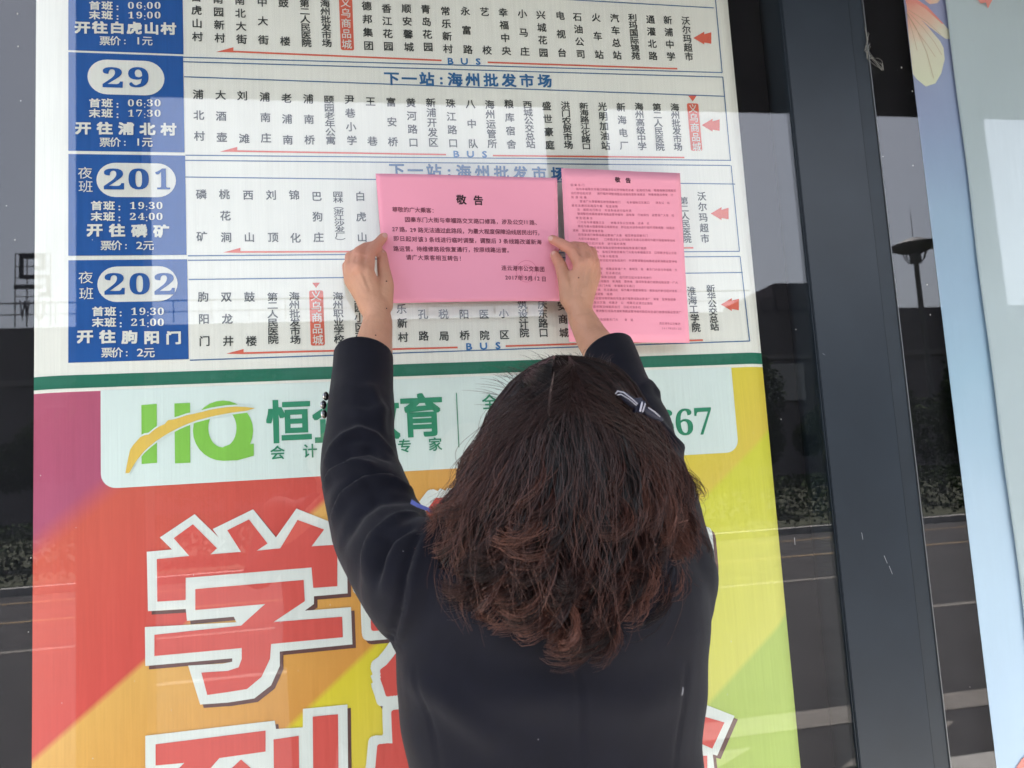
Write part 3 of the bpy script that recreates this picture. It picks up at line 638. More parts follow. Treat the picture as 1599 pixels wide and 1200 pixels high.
for L_ in ([(210, 120), (300, 270), (400, 500), (465, 740)], [(215, 110), (360, 260), (470, 400), (540, 520)], [(215, 140), (270, 320), (310, 480)], [(230, 100), (400, 210), (530, 330)], [(212, 130), (330, 330), (400, 420), (480, 540)]):
    pp = p3(L_)
    for a, b_ in zip(pp[:-1], pp[1:]): q.line_px(a, b_, .0009)
q.done('petal_vein', M_vein, rp)
q = Print(layer=3); q.poly_px(p3([(255, -20), (400, 62), (560, 232), (540, 228), (390, 90), (250, 5)])); q.poly_px([(1586, 1199), (1594, 1186), (1612, 1170), (1640, 1165), (1640, 1230), (1590, 1230)]); q.done('pink_shading', M_pink, rp)
ps = empty('blank_sheet', (0, 0, 0)); tag(ps, 'large blank pale sheet hanging over the flower poster at the right', 'paper sheet')
vs = []; fs = []; nz_ = 60
for i in range(nz_+1):
    z = ZB+.02+(ZT-ZB-.04)*i/nz_
    x0 = P(1476, 0, .82*GL)[0]+.0015*math.sin(z*7)+.001*math.sin(z*17)
    for j in range(40):
        x = x0+(3.05-x0)*(j/39)**1.5; vs.append((x, -.82*GL+.0022*math.sin(z*5+x*9)+.0012*math.sin(x*31+z*3), z))
for i in range(nz_):
    for j in range(39): a = i*40+j; fs.append((a, a+1, a+41, a+40))
o = mesh('sheet', vs, fs, weave(mat('pale_film', lin(188, 202, 208), .5, noise=.03, nscale=3), .012, .1), ps, True)
m_ = o.modifiers.new('t', 'SOLIDIFY'); m_.thickness = .0004; m_.offset = 1
q = Print(d=.82*GL+.0042, layer=0); q.poly_px([(1524, -5), (1532, 6), (1540, 4), (1543, 14), (1547, 6), (1553, -5)]); q.done('pink_shading', M_pink, ps)

# ================================================================ the two pink notices
M_pink1 = mat('pink_paper', lin(236, 158, 180), .8, spec=.25, noise=.015, nscale=6, bump=.05, bscale=900)
M_pink2 = mat('pink_paper_bright', lin(242, 164, 184), .8, spec=.25, noise=.015, nscale=6, bump=.05, bscale=900)
M_ink = mat('black_print', lin(48, 22, 32), .7); M_ink2 = mat('small_print', lin(176, 98, 120), .7); M_seal = mat('faint_seal', lin(214, 120, 146), .8)
def notice(corners, lift, label, m, nx=24, ny=18):
    TL, TR, BR, BL = [P(x, y, .002) for x, y in corners]
    def mp(u, v, e=0.0):        # u right, v down, 0..1
        p = (TL*(1-u)+TR*u)*(1-v) + (BL*(1-u)+BR*u)*v
        p = p.copy(); p[1] = -(.0012 + lift(u, v) + e); return p
    t = empty('paper_notice', (0, 0, 0)); tag(t, label, 'notice')
    vs = []; fs = []
    for j in range(ny+1):
        for i in range(nx+1): vs.append(mp(i/nx, j/ny))
    for j in range(ny):
        for i in range(nx): a = j*(nx+1)+i; fs.append((a, a+nx+1, a+nx+2, a+1))
    o = mesh('paper', vs, fs, m, t, True); s_ = o.modifiers.new('t', 'SOLIDIFY'); s_.thickness = .0002; s_.offset = -1
    return t, mp
def inv_bilin(corners, px, py):
    Cc = np.array(corners, float); u = v = .5
    for _ in range(12):
        p = (Cc[0]*(1-u)+Cc[1]*u)*(1-v)+(Cc[3]*(1-u)+Cc[2]*u)*v
        du = (Cc[1]-Cc[0])*(1-v)+(Cc[2]-Cc[3])*v; dv = (Cc[3]-Cc[0])*(1-u)+(Cc[2]-Cc[1])*u
        J = np.array([du, dv]).T; d = np.linalg.solve(J, np.array([px, py])-p); u += d[0]; v += d[1]
    return np.array([u, v])
class NPrint(Print):
    def __init__(s, corners, mp, e=.0004): super().__init__(mp=lambda x, z: mp(x, z, e)); s.c = corners
    def at(s, px, py): return inv_bilin(s.c, px, py)
    def text(s, txt, a, b, h, W_, H_, off=.012):
        A = s.at(*a); B = s.at(*b); n = len(txt)
        for i, ch in enumerate(txt):
            if ch == ' ': continue
            c = A+(B-A)*(i/max(n-1, 1)); s.char(ch, c, h/W_, -h/H_, off)
c1 = [(587, 272), (870, 279), (874, 471), (603, 475)]
n1, mp1 = notice(c1, lambda u, v: (.0025+.0045*math.sin(math.pi*u)*(.4+.6*v)+.003*v*(1-u)+.0008*math.sin(7*u+3*v))+ .003*math.exp(-((u-.95)/.05)**2-((v-.57)/.06)**2), 'wide pink notice being pressed to the glass by both hands', M_pink1, 36, 28)
q = NPrint(c1, mp1)
q.text('敬', (717.5, 314), (717.5, 314), .0168, .297, .21, .024); q.text('告', (744, 315), (744, 315), .0168, .297, .21, .024)
q.done('title', M_ink, n1)
q = NPrint(c1, mp1)
def tl_(txt, x0, x1, y0, y1, h=.0092): q.text(txt, (x0, y0), (x1, y1), h, .297, .21, .008)
tl_('尊敬的广大乘客：', 616, 676, 329.5, 331.5)
tl_('因秦东门大街与幸福路交叉路口修路，涉及公交', 635, 811, 345.5, 349.5); tl_('11', 817, 821, 349.5, 349.5); tl_('路、', 829, 838, 350, 350)
tl_('27', 614, 619, 360.5, 360.5); tl_('路，', 627, 635, 361, 361); tl_('29', 641, 646, 362, 362); tl_('路无法通过此路段，为最大程度保障沿线居民出行，', 655, 842, 362, 366)
tl_('即日起对该', 618, 655, 375, 376.5); tl_('3', 663, 663, 377, 377); tl_('条线进行临时调整，调整后', 672, 768, 377, 379); tl_('3', 778, 778, 379, 379); tl_('条线路改道新海', 787, 840, 379.5, 380.5)
tl_('路运营。待维修路段恢复通行，按原线路运营。', 618, 793, 391, 393.5)
tl_('请广大乘客相互转告！', 637, 718, 404.5, 406.5)
tl_('连云港市公交集团', 784, 845, 421, 422.5); tl_('2017', 788, 803, 436, 436.2); tl_('年', 810, 810, 436.5, 436.5); tl_('5', 819, 819, 436.5, 436.5); tl_('月', 826, 826, 437, 437); tl_('12', 834, 839, 437, 437); tl_('日', 848, 848, 437.5, 437.5)
q.done('body_text', mat('notice_ink', lin(120, 58, 78), .7), n1)
q = NPrint(c1, mp1, .0003)
for R_ in (17.0, 10.0):
    for k in range(32):
        a, b_ = 2*math.pi*k/32, 2*math.pi*(k+1)/32
        q.poly([q.at(820+R_*math.cos(a), 426+R_*math.sin(a)), q.at(820+R_*math.cos(b_), 426+R_*math.sin(b_)), q.at(820+(R_-.7)*math.cos(b_), 426+(R_-.7)*math.sin(b_)), q.at(820+(R_-.7)*math.cos(a), 426+(R_-.7)*math.sin(a))])
q.done('seal', M_seal, n1)
c2 = [(877, 263), (1062, 271), (1077, 536), (889, 534)]
n2, mp2 = notice(c2, lambda u, v: .0006+.0012*math.sin(u*5+v*3)**2+.004*max(0, .1-u)*10*v*(1-v), 'tall pink notice full of small print stuck right of the hands', M_pink2)
q = NPrint(c2, mp2); q.text('敬', (963.5, 281.5), (963.5, 281.5), .0098, .21, .297, .03); q.text('告', (980, 282.5), (980, 282.5), .0098, .21, .297, .03); q.done('title', M_ink, n2)
q = NPrint(c2, mp2, .0003)
src = '因秦东门大街与幸福路交叉路口修路涉及公交线路无法通过此路段为最大程度保障沿线居民出行即日起对该条线进行临时调整调整后线路改道新海路运营待维修路段恢复通行按原线路运营请广大乘客相互转告'
yy = 288.0; k0 = 0; rr = random.Random(4)
pat = [(0, .14), (.05, 1), (0, .97), (0, .12), (.05, .93), (0, .42), (.05, .55), (.05, .97), (0, .17), (.05, .72), (.05, .97), (0, .27), (.05, .7), (.05, .97), (0, .48), (.05, .68), (.05, .98), (0, .4), (.05, .98), None, (.05, .98), (0, .42), (.05, .72), (.05, .98), (0, .55), (.05, .97), (0, .33), (.05, .98), (0, .72), (.05, .6), (.05, 1), None, (.05, .52)]
for i, pt in enumerate(pat):
    y = 290+i*6.55
    if pt is None: continue
    xL = 892+(y-265)*.044+pt[0]*160; xR = 892+(y-265)*.044+pt[1]*160
    n = max(3, int((xR-xL)/4.3)); txt = ''
    for j in range(n):
        txt += ' ' if rr.random() < .09 else src[(k0+j) % len(src)]
    k0 += n; q.text(txt, (xL, y), (xR, y+(xR-xL)*.018), .0048, .21, .297, .0)
q.text('连云港市公交集团', (1031, 506), (1060, 507), .0046, .21, .297, 0); q.text('2017年5月12日', (1034, 513.5), (1062, 514.5), .0042, .21, .297, 0)
q.done('body_text', M_ink2, n2)

# ================================================================ the woman
M_skin = mat('skin', (.52, .275, .175), .48, spec=.38, noise=.09, nscale=30, bump=.45, bscale=190, sss=.12)
M_cloth = mat('navy_wool', (.0022, .0025, .0078), .8, spec=.20, noise=.12, nscale=60, bump=.3, bscale=1400, sheen=.08)
def pinker(m):
    nt = m.node_tree; b = nt.nodes['Principled BSDF']; src = b.inputs['Base Color'].links[0].from_socket
    tc = nt.nodes.new('ShaderNodeTexCoord'); sx = nt.nodes.new('ShaderNodeSeparateXYZ'); mr = nt.nodes.new('ShaderNodeMapRange'); mr.inputs[1].default_value = 1.74; mr.inputs[2].default_value = 1.80; mr.inputs[4].default_value = .75
    n = nt.nodes.new('ShaderNodeTexNoise'); n.inputs['Scale'].default_value = 60; ad = nt.nodes.new('ShaderNodeMath'); ad.operation = 'MULTIPLY_ADD'; ad.inputs[1].default_value = .05
    mx = nt.nodes.new('ShaderNodeMix'); mx.data_type = 'RGBA'; L = nt.links.new
    L(tc.outputs['Object'], sx.inputs[0]); L(tc.outputs['Object'], n.inputs['Vector']); L(n.outputs['Fac'], ad.inputs[0]); L(sx.outputs['Z'], ad.inputs[2]); L(ad.outputs[0], mr.inputs[0])
    L(mr.outputs[0], mx.inputs['Factor']); L(src, mx.inputs[6]); mx.inputs[7].default_value = (.56, .245, .175, 1); L(mx.outputs[2], b.inputs['Base Color'])
pinker(M_skin)
wo = empty('person', (.2, -.43, 0)); tag(wo, 'woman seen from behind in a navy jacket reaching up to hold a pink notice', 'person')
off_w = np.array([.2, -.43, 0])
def Q(px, py, d): return P(px, py, d) - np.array([.2, -.43, 0])
bm = bmesh.new()
# left hand and forearm
def hand(J, palm, arm):
    for ch in J: chain(bm, [(Q(x, y, d), r) for (x, y, d, r) in ch])
    for a, b_ in palm: chain(bm, [(Q(*a[:3]), a[3]), (Q(*b_[:3]), b_[3])])
    chain(bm, [(Q(x, y, d), r) for (x, y, d, r) in arm])
hand([[(573, 424, .056, .0118), (577, 398, .042, .0098), (588, 384, .028, .0086), (599, 371, .016, .0076)],
      [(560, 417, .056, .0118), (561, 395, .042, .0098), (572, 387, .028, .0086), (586, 384, .018, .0076)],
      [(550, 420, .050, .0110), (548, 402, .034, .0094), (558, 396, .022, .0082), (572, 395, .015, .0070)],
      [(547, 432, .042, .0102), (543, 416, .028, .0086), (550, 408, .018, .0074), (562, 408, .012, .0062)],
      [(600, 478, .058, .0140), (604, 445, .050, .0118), (599, 418, .036, .0100), (597, 398, .020, .0084)]],
     [((588, 487, .062, .019), (574, 428, .056, .0125)), ((584, 487, .062, .018), (561, 421, .056, .0125)), ((578, 480, .060, .017), (552, 426, .050, .0120)), ((578, 476, .058, .016), (549, 438, .044, .0115)),
      ((592, 487, .060, .017), (603, 450, .051, .0125)), ((590, 470, .057, .014), (580, 440, .052, .012))],
     [(588, 480, .062, .0195), (590, 505, .066, .0225), (585, 535, .085, .0265), (580, 570, .115, .031), (568, 650, .165, .036), (563, 742, .22, .040)])
hand([[(907, 412, .056, .0118), (893, 390, .044, .0100), (877, 381, .030, .0088), (863, 374, .018, .0076)],
      [(918, 406, .056, .0118), (912, 388, .044, .0098), (899, 385, .030, .0086), (884, 386, .020, .0076)],
      [(926, 412, .050, .0110), (924, 394, .036, .0094), (911, 391, .024, .0082), (897, 394, .016, .0070)],
      [(929, 424, .042, .0102), (929, 408, .028, .0086), (918, 404, .018, .0074), (906, 406, .012, .0062)],
      [(888, 468, .058, .0140), (883, 438, .050, .0118), (876, 415, .036, .0100), (867, 399, .020, .0084)]],
     [((905, 478, .062, .0185), (907, 416, .056, .0125)), ((908, 478, .062, .018), (917, 411, .056, .0125)), ((911, 474, .060, .016), (925, 418, .050, .0120)), ((912, 470, .058, .015), (928, 430, .044, .0115)),
      ((897, 478, .060, .016), (884, 444, .051, .0125)), ((902, 462, .057, .014), (896, 434, .052, .012))],
     [(904, 476, .062, .0190), (908, 495, .066, .0215), (925, 528, .085, .0255), (947, 560, .115, .030), (990, 650, .170, .036), (1016, 742, .235, .040)])
# upper arms, neck, head, trunk and legs of the body
chain(bm, [(Q(563, 742, .22), .040), (Q(655, 900, .41), .045), (Q(760, 900, .43), .05)]); chain(bm, [(Q(1016, 742, .235), .040), (Q(1040, 885, .41), .045), (Q(960, 900, .43), .05)])
hc = Q(884, 722, .405)
ellipsoid(bm, hc, (.073, .092, .104), (math.radians(-14), 0, 0))
ellipsoid(bm, hc+np.array([0, .060, -.045]), (.056, .052, .070), (math.radians(-14), 0, 0))     # face and jaw
chain(bm, [(hc+np.array([0, .100, .008]), .007), (hc+np.array([0, .120, -.024]), .011)])        # nose
for s_ in (-1, 1):
    ellipsoid(bm, hc+np.array([s_*.076, .008, -.012]), (.008, .018, .031)); ellipsoid(bm, hc+np.array([s_*.030, .098, .012]), (.014, .010, .010))
    ellipsoid(bm, hc+np.array([s_*.012, .108, -.056]), (.018, .008, .007))
chain(bm, [(hc+np.array([0, -.01, -.05]), .052), (Q(880, 860, .43), .055)])
tc_ = Q(865, 1000, .43)
loft(bm, [((tc_[0], tc_[1], 1.30), .10, .05, 1), ((tc_[0], tc_[1], 1.22), .135, .07, 1), ((tc_[0], tc_[1], 1.05), .125, .075, 1), ((tc_[0], tc_[1], .90), .14, .08, 1), ((tc_[0], tc_[1], .80), .15, .085, 1), ((tc_[0], tc_[1], .74), .10, .06, 1)])
for s_ in (-1, 1):
    x = tc_[0]+s_*.075; y = tc_[1]
    chain(bm, [((x, y, .80), .072), ((x+s_*.01, y+.01, .44), .050), ((x+s_*.015, y-.01, .08), .034)]); chain(bm, [((x+s_*.015, y-.02, .04), .034), ((x+s_*.02, y+.12, .028), .028)])
body = remeshed('body', bm, .0024, M_skin, wo, 5, .5)
# tendons, knuckles and skin folds on the backs of the hands
def relief(o, marks):
    me = o.data; co = np.array([v.co[:] for v in me.vertices]); no = np.array([v.normal[:] for v in me.vertices])
    from mathutils.bvhtree import BVHTree
    bt_ = BVHTree.FromPolygons([v.co[:] for v in me.vertices], [tuple(p.vertices) for p in me.polygons]); cl = V(CP-off_w); dsp = np.zeros(len(co))
    for (a, b_, amp, wid) in marks:
        best = np.full(len(co), 9.0)
        for t in np.linspace(0, 1, 9):
            h = bt_.ray_cast(cl, V(ray(a[0]+(b_[0]-a[0])*t, a[1]+(b_[1]-a[1])*t)))
            if h[0] is not None: best = np.minimum(best, np.linalg.norm(co-np.array(h[0]), axis=1))
        dsp += amp*np.exp(-(best/wid)**2)
    me.vertices.foreach_set('co', (co+no*dsp[:, None]).astype(np.float32).ravel()); me.update()
relief(body, [((584, 462), (573, 430), .0012, .0030), ((577, 462), (562, 424), .0012, .0030), ((570, 460), (552, 428), .0010, .0030), ((578, 452), (568, 428), -.0012, .0035), ((568, 452), (556, 430), -.0012, .0035),
              ((573, 424), (574, 422), .0022, .0060), ((560, 418), (561, 417), .0022, .0060), ((549, 424), (550, 423), .0018, .0055), ((578, 398), (579, 397), .0012, .0045), ((562, 394), (563, 394), .0012, .0045),
              ((568, 410), (570, 402), -.0018, .0025), ((555, 408), (556, 400), -.0018, .0025), ((566, 498), (608, 504), -.0010, .0030), ((600, 424), (606, 424), -.0008, .0022), ((598, 456), (604, 440), .0012, .0040),
              ((900, 456), (906, 420), .0012, .0030), ((908, 456), (916, 414), .0012, .0030), ((914, 456), (925, 422), .0010, .0030), ((906, 446), (911, 418), -.0012, .0035), ((913, 446), (921, 420), -.0012, .0035),
              ((907, 411), (908, 410), .0022, .0060), ((918, 406), (918, 405), .0022, .0060), ((927, 412), (927, 411), .0018, .0055), ((893, 390), (894, 390), .0012, .0045), ((912, 388), (913, 388), .0012, .0045),
              ((908, 398), (904, 392), -.0018, .0025), ((920, 400), (918, 392), -.0018, .0025), ((886, 492), (926, 488), -.0010, .0030), ((872, 420), (879, 417), -.0008, .0022), ((890, 450), (883, 434), .0012, .0040)])
# facial features as small parts
M_eye = mat('eye_white', (.7, .68, .66), .2); M_lip = mat('lips', (.36, .12, .11), .45)
for s_ in (-1, 1):
    bm = bmesh.new(); ellipsoid(bm, hc+np.array([s_*.030, .103, .012]), (.009, .007, .006)); me = bpy.data.meshes.new('eye'); bm.to_mesh(me); bm.free(); link('eye', me, M_eye, wo, True)
# moles on hands
M_mole = mat('mole', (.10, .045, .03), .6)
def bvh_of(o):
    from mathutils.bvhtree import BVHTree
    me = o.data; return BVHTree.FromPolygons([v.co[:] for v in me.vertices], [tuple(p.vertices) for p in me.polygons])
bt = bvh_of(body); camL = V(CP-np.array([.2, -.43, 0]))
for (px, py) in ((604, 439.5), (604, 482), (587, 524), (904, 434)):
    h = bt.ray_cast(camL, V(ray(px, py)))
    if h[0] is not None and h[3] < 1.4:
        bm = bmesh.new(); ellipsoid(bm, h[0], (.0012, .0012, .0012)); me = bpy.data.meshes.new('mole'); bm.to_mesh(me); bm.free(); link('mole', me, M_mole, wo, True)
M_nail = mat('finger_nail', (.62, .36, .30), .25, spec=.5)
for (x0, y0, d0, x1, y1, d1, r) in ((599, 371, .016, 588, 384, .028, .0070), (597, 399, .020, 599, 418, .036, .0078), (863, 374, .018, 877, 381, .030, .0070), (867.5, 400, .020, 876, 415, .036, .0078)):
    a, b_ = Q(x0, y0, d0), Q(x1, y1, d1); ax = V(a-b_).normalized(); view = (V(CP-off_w)-V(a)).normalized(); nn = (view-ax*view.dot(ax)).normalized(); c = V(a)+nn*(r-.0002)-ax*.001
    M3 = Matrix((ax.cross(nn), ax, nn)).transposed().to_4x4(); bm = bmesh.new(); bmesh.ops.create_uvsphere(bm, u_segments=16, v_segments=10, radius=1, matrix=Matrix.Translation(c) @ M3 @ Matrix.Diagonal((.0042, .0056, .0014, 1)))
    me_ = bpy.data.meshes.new('finger_nail'); bm.to_mesh(me_); bm.free(); link('finger_nail', me_, M_nail, wo, True)
# --- jacket
bm = bmesh.new()
rows = [(800, 815, 965, .43, .050), (822, 725, 1020, .43, .062), (845, 668, 1056, .43, .078), (880, 640, 1082, .43, .088), (930, 628, 1096, .43, .097), (990, 618, 1100, .43, .100), (1050, 617, 1097, .43, .098), (1110, 626, 1094, .43, .094), (1180, 640, 1090, .43, .091), (1280, 636, 1098, .43, .095), (1400, 612, 1122, .43, .105), (1530, 596, 1140, .43, .112)]
loft(bm, [((((Q(a, y, d)+Q(b_, y, d))/2)), (Q(b_, y, d)[0]-Q(a, y, d)[0])/2, h, .86) for (y, a, b_, d, h) in rows], 40)
LA = [(569, 538, .106, .0415), (566, 600, .135, .0440), (562, 670, .175, .0455), (563, 735, .215, .0500), (585, 815, .315, .0525), (622, 878, .385, .0545), (668, 925, .425, .0600)]
RA = [(944, 530, .106, .0385), (967, 600, .140, .0430), (997, 668, .185, .0460), (1012, 735, .235, .0500), (1030, 810, .330, .0520), (1040, 875, .400, .0530), (1035, 930, .425, .0560)]
chain(bm, [(Q(x, y, d), r) for x, y, d, r in LA]); chain(bm, [(Q(x, y, d), r) for x, y, d, r in RA])
chain(bm, [(Q(655, 905, .425), .060), (Q(800, 880, .43), .062)]); chain(bm, [(Q(1036, 905, .425), .058), (Q(940, 880, .43), .062)])
jk = remeshed('jacket', bm, .0045, M_cloth, wo, 10, .5)
me = jk.data; n = len(me.vertices); co = np.empty(n*3, np.float64); me.vertices.foreach_get('co', co) if False else None
co = np.array([v.co[:] for v in me.vertices]); no = np.array([v.normal[:] for v in me.vertices]); off_ = np.array([.2, -.43, 0])
wc = co+off_; dd = wc-CP; dep = dd@fw; pxx = 800+F*(dd@rt)/dep; pyy = 600-F*(dd@up)/dep
facing = np.einsum('ij,ij->i', no, -dd) > 0
bj = bvh_of(jk)
disp = np.zeros(n)
def fold(pts, amp, wid):
    """cloth fold along a line drawn over the back of the jacket: ridge (amp>0) or groove"""
    L_ = []
    for (a, b_) in zip(pts[:-1], pts[1:]):
        for t in np.linspace(0, 1, 12, endpoint=False): L_.append((a[0]+(b_[0]-a[0])*t, a[1]+(b_[1]-a[1])*t))
    L_.append(pts[-1]); h3 = []
    for i, (x, y) in enumerate(L_):
        h = bj.ray_cast(camL, V(ray(x, y)))
        if h[0] is not None: h3.append((np.array(h[0]), math.sin(math.pi*min(1, max(0, .08+.84*i/len(L_))))**.6))
    if not h3: return
    global disp
    best = np.full(n, 9.0); wt = np.zeros(n)
    for p, w in h3:
        d = np.linalg.norm(co-p, axis=1); m_ = d < best; best[m_] = d[m_]; wt[m_] = w
    disp += 2.3*amp*wt*np.exp(-(best/wid)**2)
fold([(513, 719), (525, 700), (541, 684), (561, 675), (584, 683), (607, 704)], .0045, .009)
fold([(508, 742), (522, 724), (545, 706), (580, 702), (600, 714)], -.0040, .009)
fold([(509, 758), (524, 741), (556, 727), (575, 726)], .0045, .008)
fold([(520, 790), (535, 766), (560, 746), (590, 740), (612, 744)], -.0045, .010)
fold([(522, 806), (539, 777), (573, 756), (607, 753), (635, 766)], .0055, .009)
fold([(540, 840), (560, 800), (590, 778), (630, 780)], -.0035, .012)
fold([(572, 890), (578, 868), (590, 843), (621, 815), (645, 808)], .0050, .009)
fold([(590, 900), (596, 870), (612, 845), (640, 826)], -.0055, .008)
fold([(600, 915), (607, 870), (622, 845), (645, 832)], .0035, .007)
fold([(548, 640), (575, 650), (605, 640)], .0025, .010); fold([(530, 600), (560, 612), (590, 608)], .0015, .012); fold([(580, 610), (590, 640), (596, 670)], .003, .009)
fold([(1030, 660), (1050, 690), (1075, 712)], .004, .010); fold([(1020, 690), (1045, 712), (1070, 725)], -.004, .009)
fold([(1000, 610), (1015, 600), (1035, 625)], .003, .010)
fold([(657, 828), (642, 862), (632, 900), (626, 945), (606, 1022)], -.0040, .0045)      # armhole seam
fold([(664, 830), (650, 868), (641, 905), (634, 950), (614, 1030)], .0020, .006)
fold([(906, 1040), (908, 1100), (908, 1150), (907, 1198)], -.0010, .0022)              # centre back seam
fold([(650, 1040), (664, 1100), (678, 1150), (688, 1198)], -.0011, .0024)              # side seam
fold([(1072, 1040), (1066, 1100), (1060, 1150), (1054, 1198)], -.0009, .0024)
fold([(720, 1080), (800, 1095), (880, 1090)], .002, .02); fold([(700, 1010), (780, 1040), (900, 1060)], -.002, .02); fold([(930, 1090), (1000, 1100), (1070, 1070)], .002, .02); fold([(640, 1060), (690, 1090), (760, 1150)], .003, .014)
nz = .0016*np.sin(co[:, 0]*38+3*np.sin(co[:, 2]*21))*np.sin(co[:, 2]*27+2*np.cos(co[:, 0]*19)); disp += nz
co2 = co + no*disp[:, None]; me.vertices.foreach_set('co', co2.astype(np.float32).ravel()); me.update()
# open the cuffs with a clean cut and give the cloth thickness
bm = bmesh.new(); bm.from_mesh(me)
def cut(cpt, ndir, rad):
    c = V(cpt); nn = V(ndir).normalized()
    vs_ = {v for v in bm.verts if (v.co-c).length < rad}
    fs_ = [f for f in bm.faces if all(v in vs_ for v in f.verts)]; es_ = {e for f in fs_ for e in f.edges}
    bmesh.ops.bisect_plane(bm, geom=fs_+list(es_)+list({v for f in fs_ for v in f.verts}), plane_co=c, plane_no=nn, clear_outer=True, clear_inner=False)
cut(Q(568, 562, .112), Q(574, 520, .100)-Q(566, 600, .135)+np.array([0.0, 0.02, 0]), .085)
cut(Q(946, 552, .112), Q(930, 515, .098)-Q(967, 600, .140)+np.array([0.0, 0.02, 0]), .080)
bm.to_mesh(me); bm.free(); me.polygons.foreach_set('use_smooth', [True]*len(me.polygons))
sm = jk.modifiers.new('t', 'SOLIDIFY'); sm.thickness = .0028; sm.offset = -1
M_lint = mat('lint', (.20, .20, .22), .9); bj2 = bvh_of(jk)
for (x, y, w, h_) in ((1066, 1080, .0011, .0042), (841, 1155, .0005, .0006), (630, 861, .0005, .0006)):
    h = bj2.ray_cast(camL, V(ray(x, y)))
    if h[0] is not None:
        bm = bmesh.new(); ellipsoid(bm, h[0], (w, .0006, h_), (0, .25, 0)); me_ = bpy.data.meshes.new('lint'); bm.to_mesh(me_); bm.free(); link('lint', me_, M_lint, wo, True)
# --- trousers, shoes
M_trs = mat('navy_trousers', (.010, .011, .018), .85); M_shoe = mat('black_shoe', (.01, .01, .01), .35)
bm = bmesh.new()
loft(bm, [((tc_[0], tc_[1], .93), .155, .095, 1), ((tc_[0], tc_[1], .80), .175, .105, 1), ((tc_[0], tc_[1], .72), .16, .10, 1)])
for s_ in (-1, 1):
    x = tc_[0]+s_*.078; chain(bm, [((x, tc_[1], .78), .088), ((x+s_*.008, tc_[1]+.01, .44), .066), ((x+s_*.014, tc_[1]-.01, .12), .062)])
remeshed('trousers', bm, .012, M_trs, wo, 4)
for s_ in (-1, 1):
    bm = bmesh.new(); x = tc_[0]+s_*.09; chain(bm, [((x, tc_[1]-.03, .044), .044), ((x+s_*.006, tc_[1]+.05, .038), .038), ((x+s_*.008, tc_[1]+.14, .030), .032)])
    for v in bm.verts: v.co.z = max(v.co.z, .003)
    me_ = bpy.data.meshes.new('shoe'); bm.to_mesh(me_); bm.free(); link('shoe', me_, M_shoe, wo, True)
# --- shirt collar, cuff buttons
M_bluec = mat('blue_satin', (.045, .065, .30), .4); M_btn = mat('button_black', (.01, .01, .012), .12, spec=.8); M_ring = mat('button_rim', (.6, .6, .62), .2, metal=1)
bm = bmesh.new(); pts = [(642, 783, .40), (652, 789, .405), (668, 795, .41), (684, 804, .42), (700, 811, .43)]
vv = []
for i, (x, y, d) in enumerate(pts):
    w = 4.2-.4*i; vv.append([bm.verts.new(V(Q(x+dx, y+dy, d+de))) for dx, dy, de in ((w*.3, -w*.7, 0), (-w*.2, w*.9, 0), (-w*.2, w*.9, -.003), (w*.3, -w*.7, -.003))])
for a, b_ in zip(vv[:-1], vv[1:]):
    for k in range(4): bm.faces.new((a[k], a[(k+1) % 4], b_[(k+1) % 4], b_[k]))
bm.faces.new(vv[0]); bm.faces.new(vv[-1][::-1]); bmesh.ops.recalc_face_normals(bm, faces=bm.faces[:])
me_ = bpy.data.meshes.new('shirt_collar'); bm.to_mesh(me_); bm.free(); link('shirt_collar', me_, M_bluec, wo)
for (x, y) in ((509.5, 619), (506, 632.5), (507, 647)):
    bm = bmesh.new(); c = Q(x, y, .150); ellipsoid(bm, c, (.0038, .0075, .0062)); me_ = bpy.data.meshes.new('cuff_button'); bm.to_mesh(me_); bm.free(); b_o = link('cuff_button', me_, M_btn, wo, True)
    bm = bmesh.new(); ellipsoid(bm, c+np.array([-.0022, 0, 0]), (.0028, .0052, .0044)); me_ = bpy.data.meshes.new('button_rim'); bm.to_mesh(me_); bm.free(); link('button_rim', me_, M_ring, b_o, True)

# ================================================================ hair
OUT = np.array([(553, 868, 902), (560, 850, 935), (572, 828, 962), (585, 812, 976), (600, 797, 990), (625, 780, 1004), (650, 764, 1018), (700, 742, 1043), (750, 720, 1062), (800, 692, 1074), (850, 684, 1078), (900, 688, 1078), (950, 702, 1074), (1000, 735, 1058), (1060, 790, 1012)], float)
THK = np.array([(553, .015), (560, .045), (572, .065), (600, .088), (640, .103), (700, .115), (780, .125), (860, .130), (940, .140), (1060, .145)], float)
HD = .42
def env(y, a, rho=1.0):
    L_, R_ = np.interp(y, OUT[:, 0], OUT[:, 1]), np.interp(y, OUT[:, 0], OUT[:, 2]); T = np.interp(y, THK[:, 0], THK[:, 1])
    c = (L_+R_)/2; w = (R_-L_)/2
    return c + a*w*rho, HD + T*np.sqrt(np.maximum(0, 1-a*a))*rho - .01*np.abs(a)
def Parr(px, py, d):
    v = (px-800)[:, None]*rt - (py-600)[:, None]*up + F*fw; t = (-d-CP[1])/v[:, 1]; return CP + t[:, None]*v
def tip_y(a):      # lower edge of the hair
    return np.interp(a, [-1, -.9, -.75, -.55, -.35, -.12, .1, .3, .42, .55, .75, .9, 1], [935, 975, 1000, 1008, 1000, 1045, 1062, 1045, 1000, 985, 1000, 990, 965])
rg = np.random.default_rng(21)
NL = 330; NS = 26; SEG = 38
V3 = []; TONE = []
part = [(864, 566), (862, 600), (857, 640), (859, 672)]
def part_x(y): return np.interp(y, [556, 600, 640, 690, 760], [866, 862, 857, 859, 872])
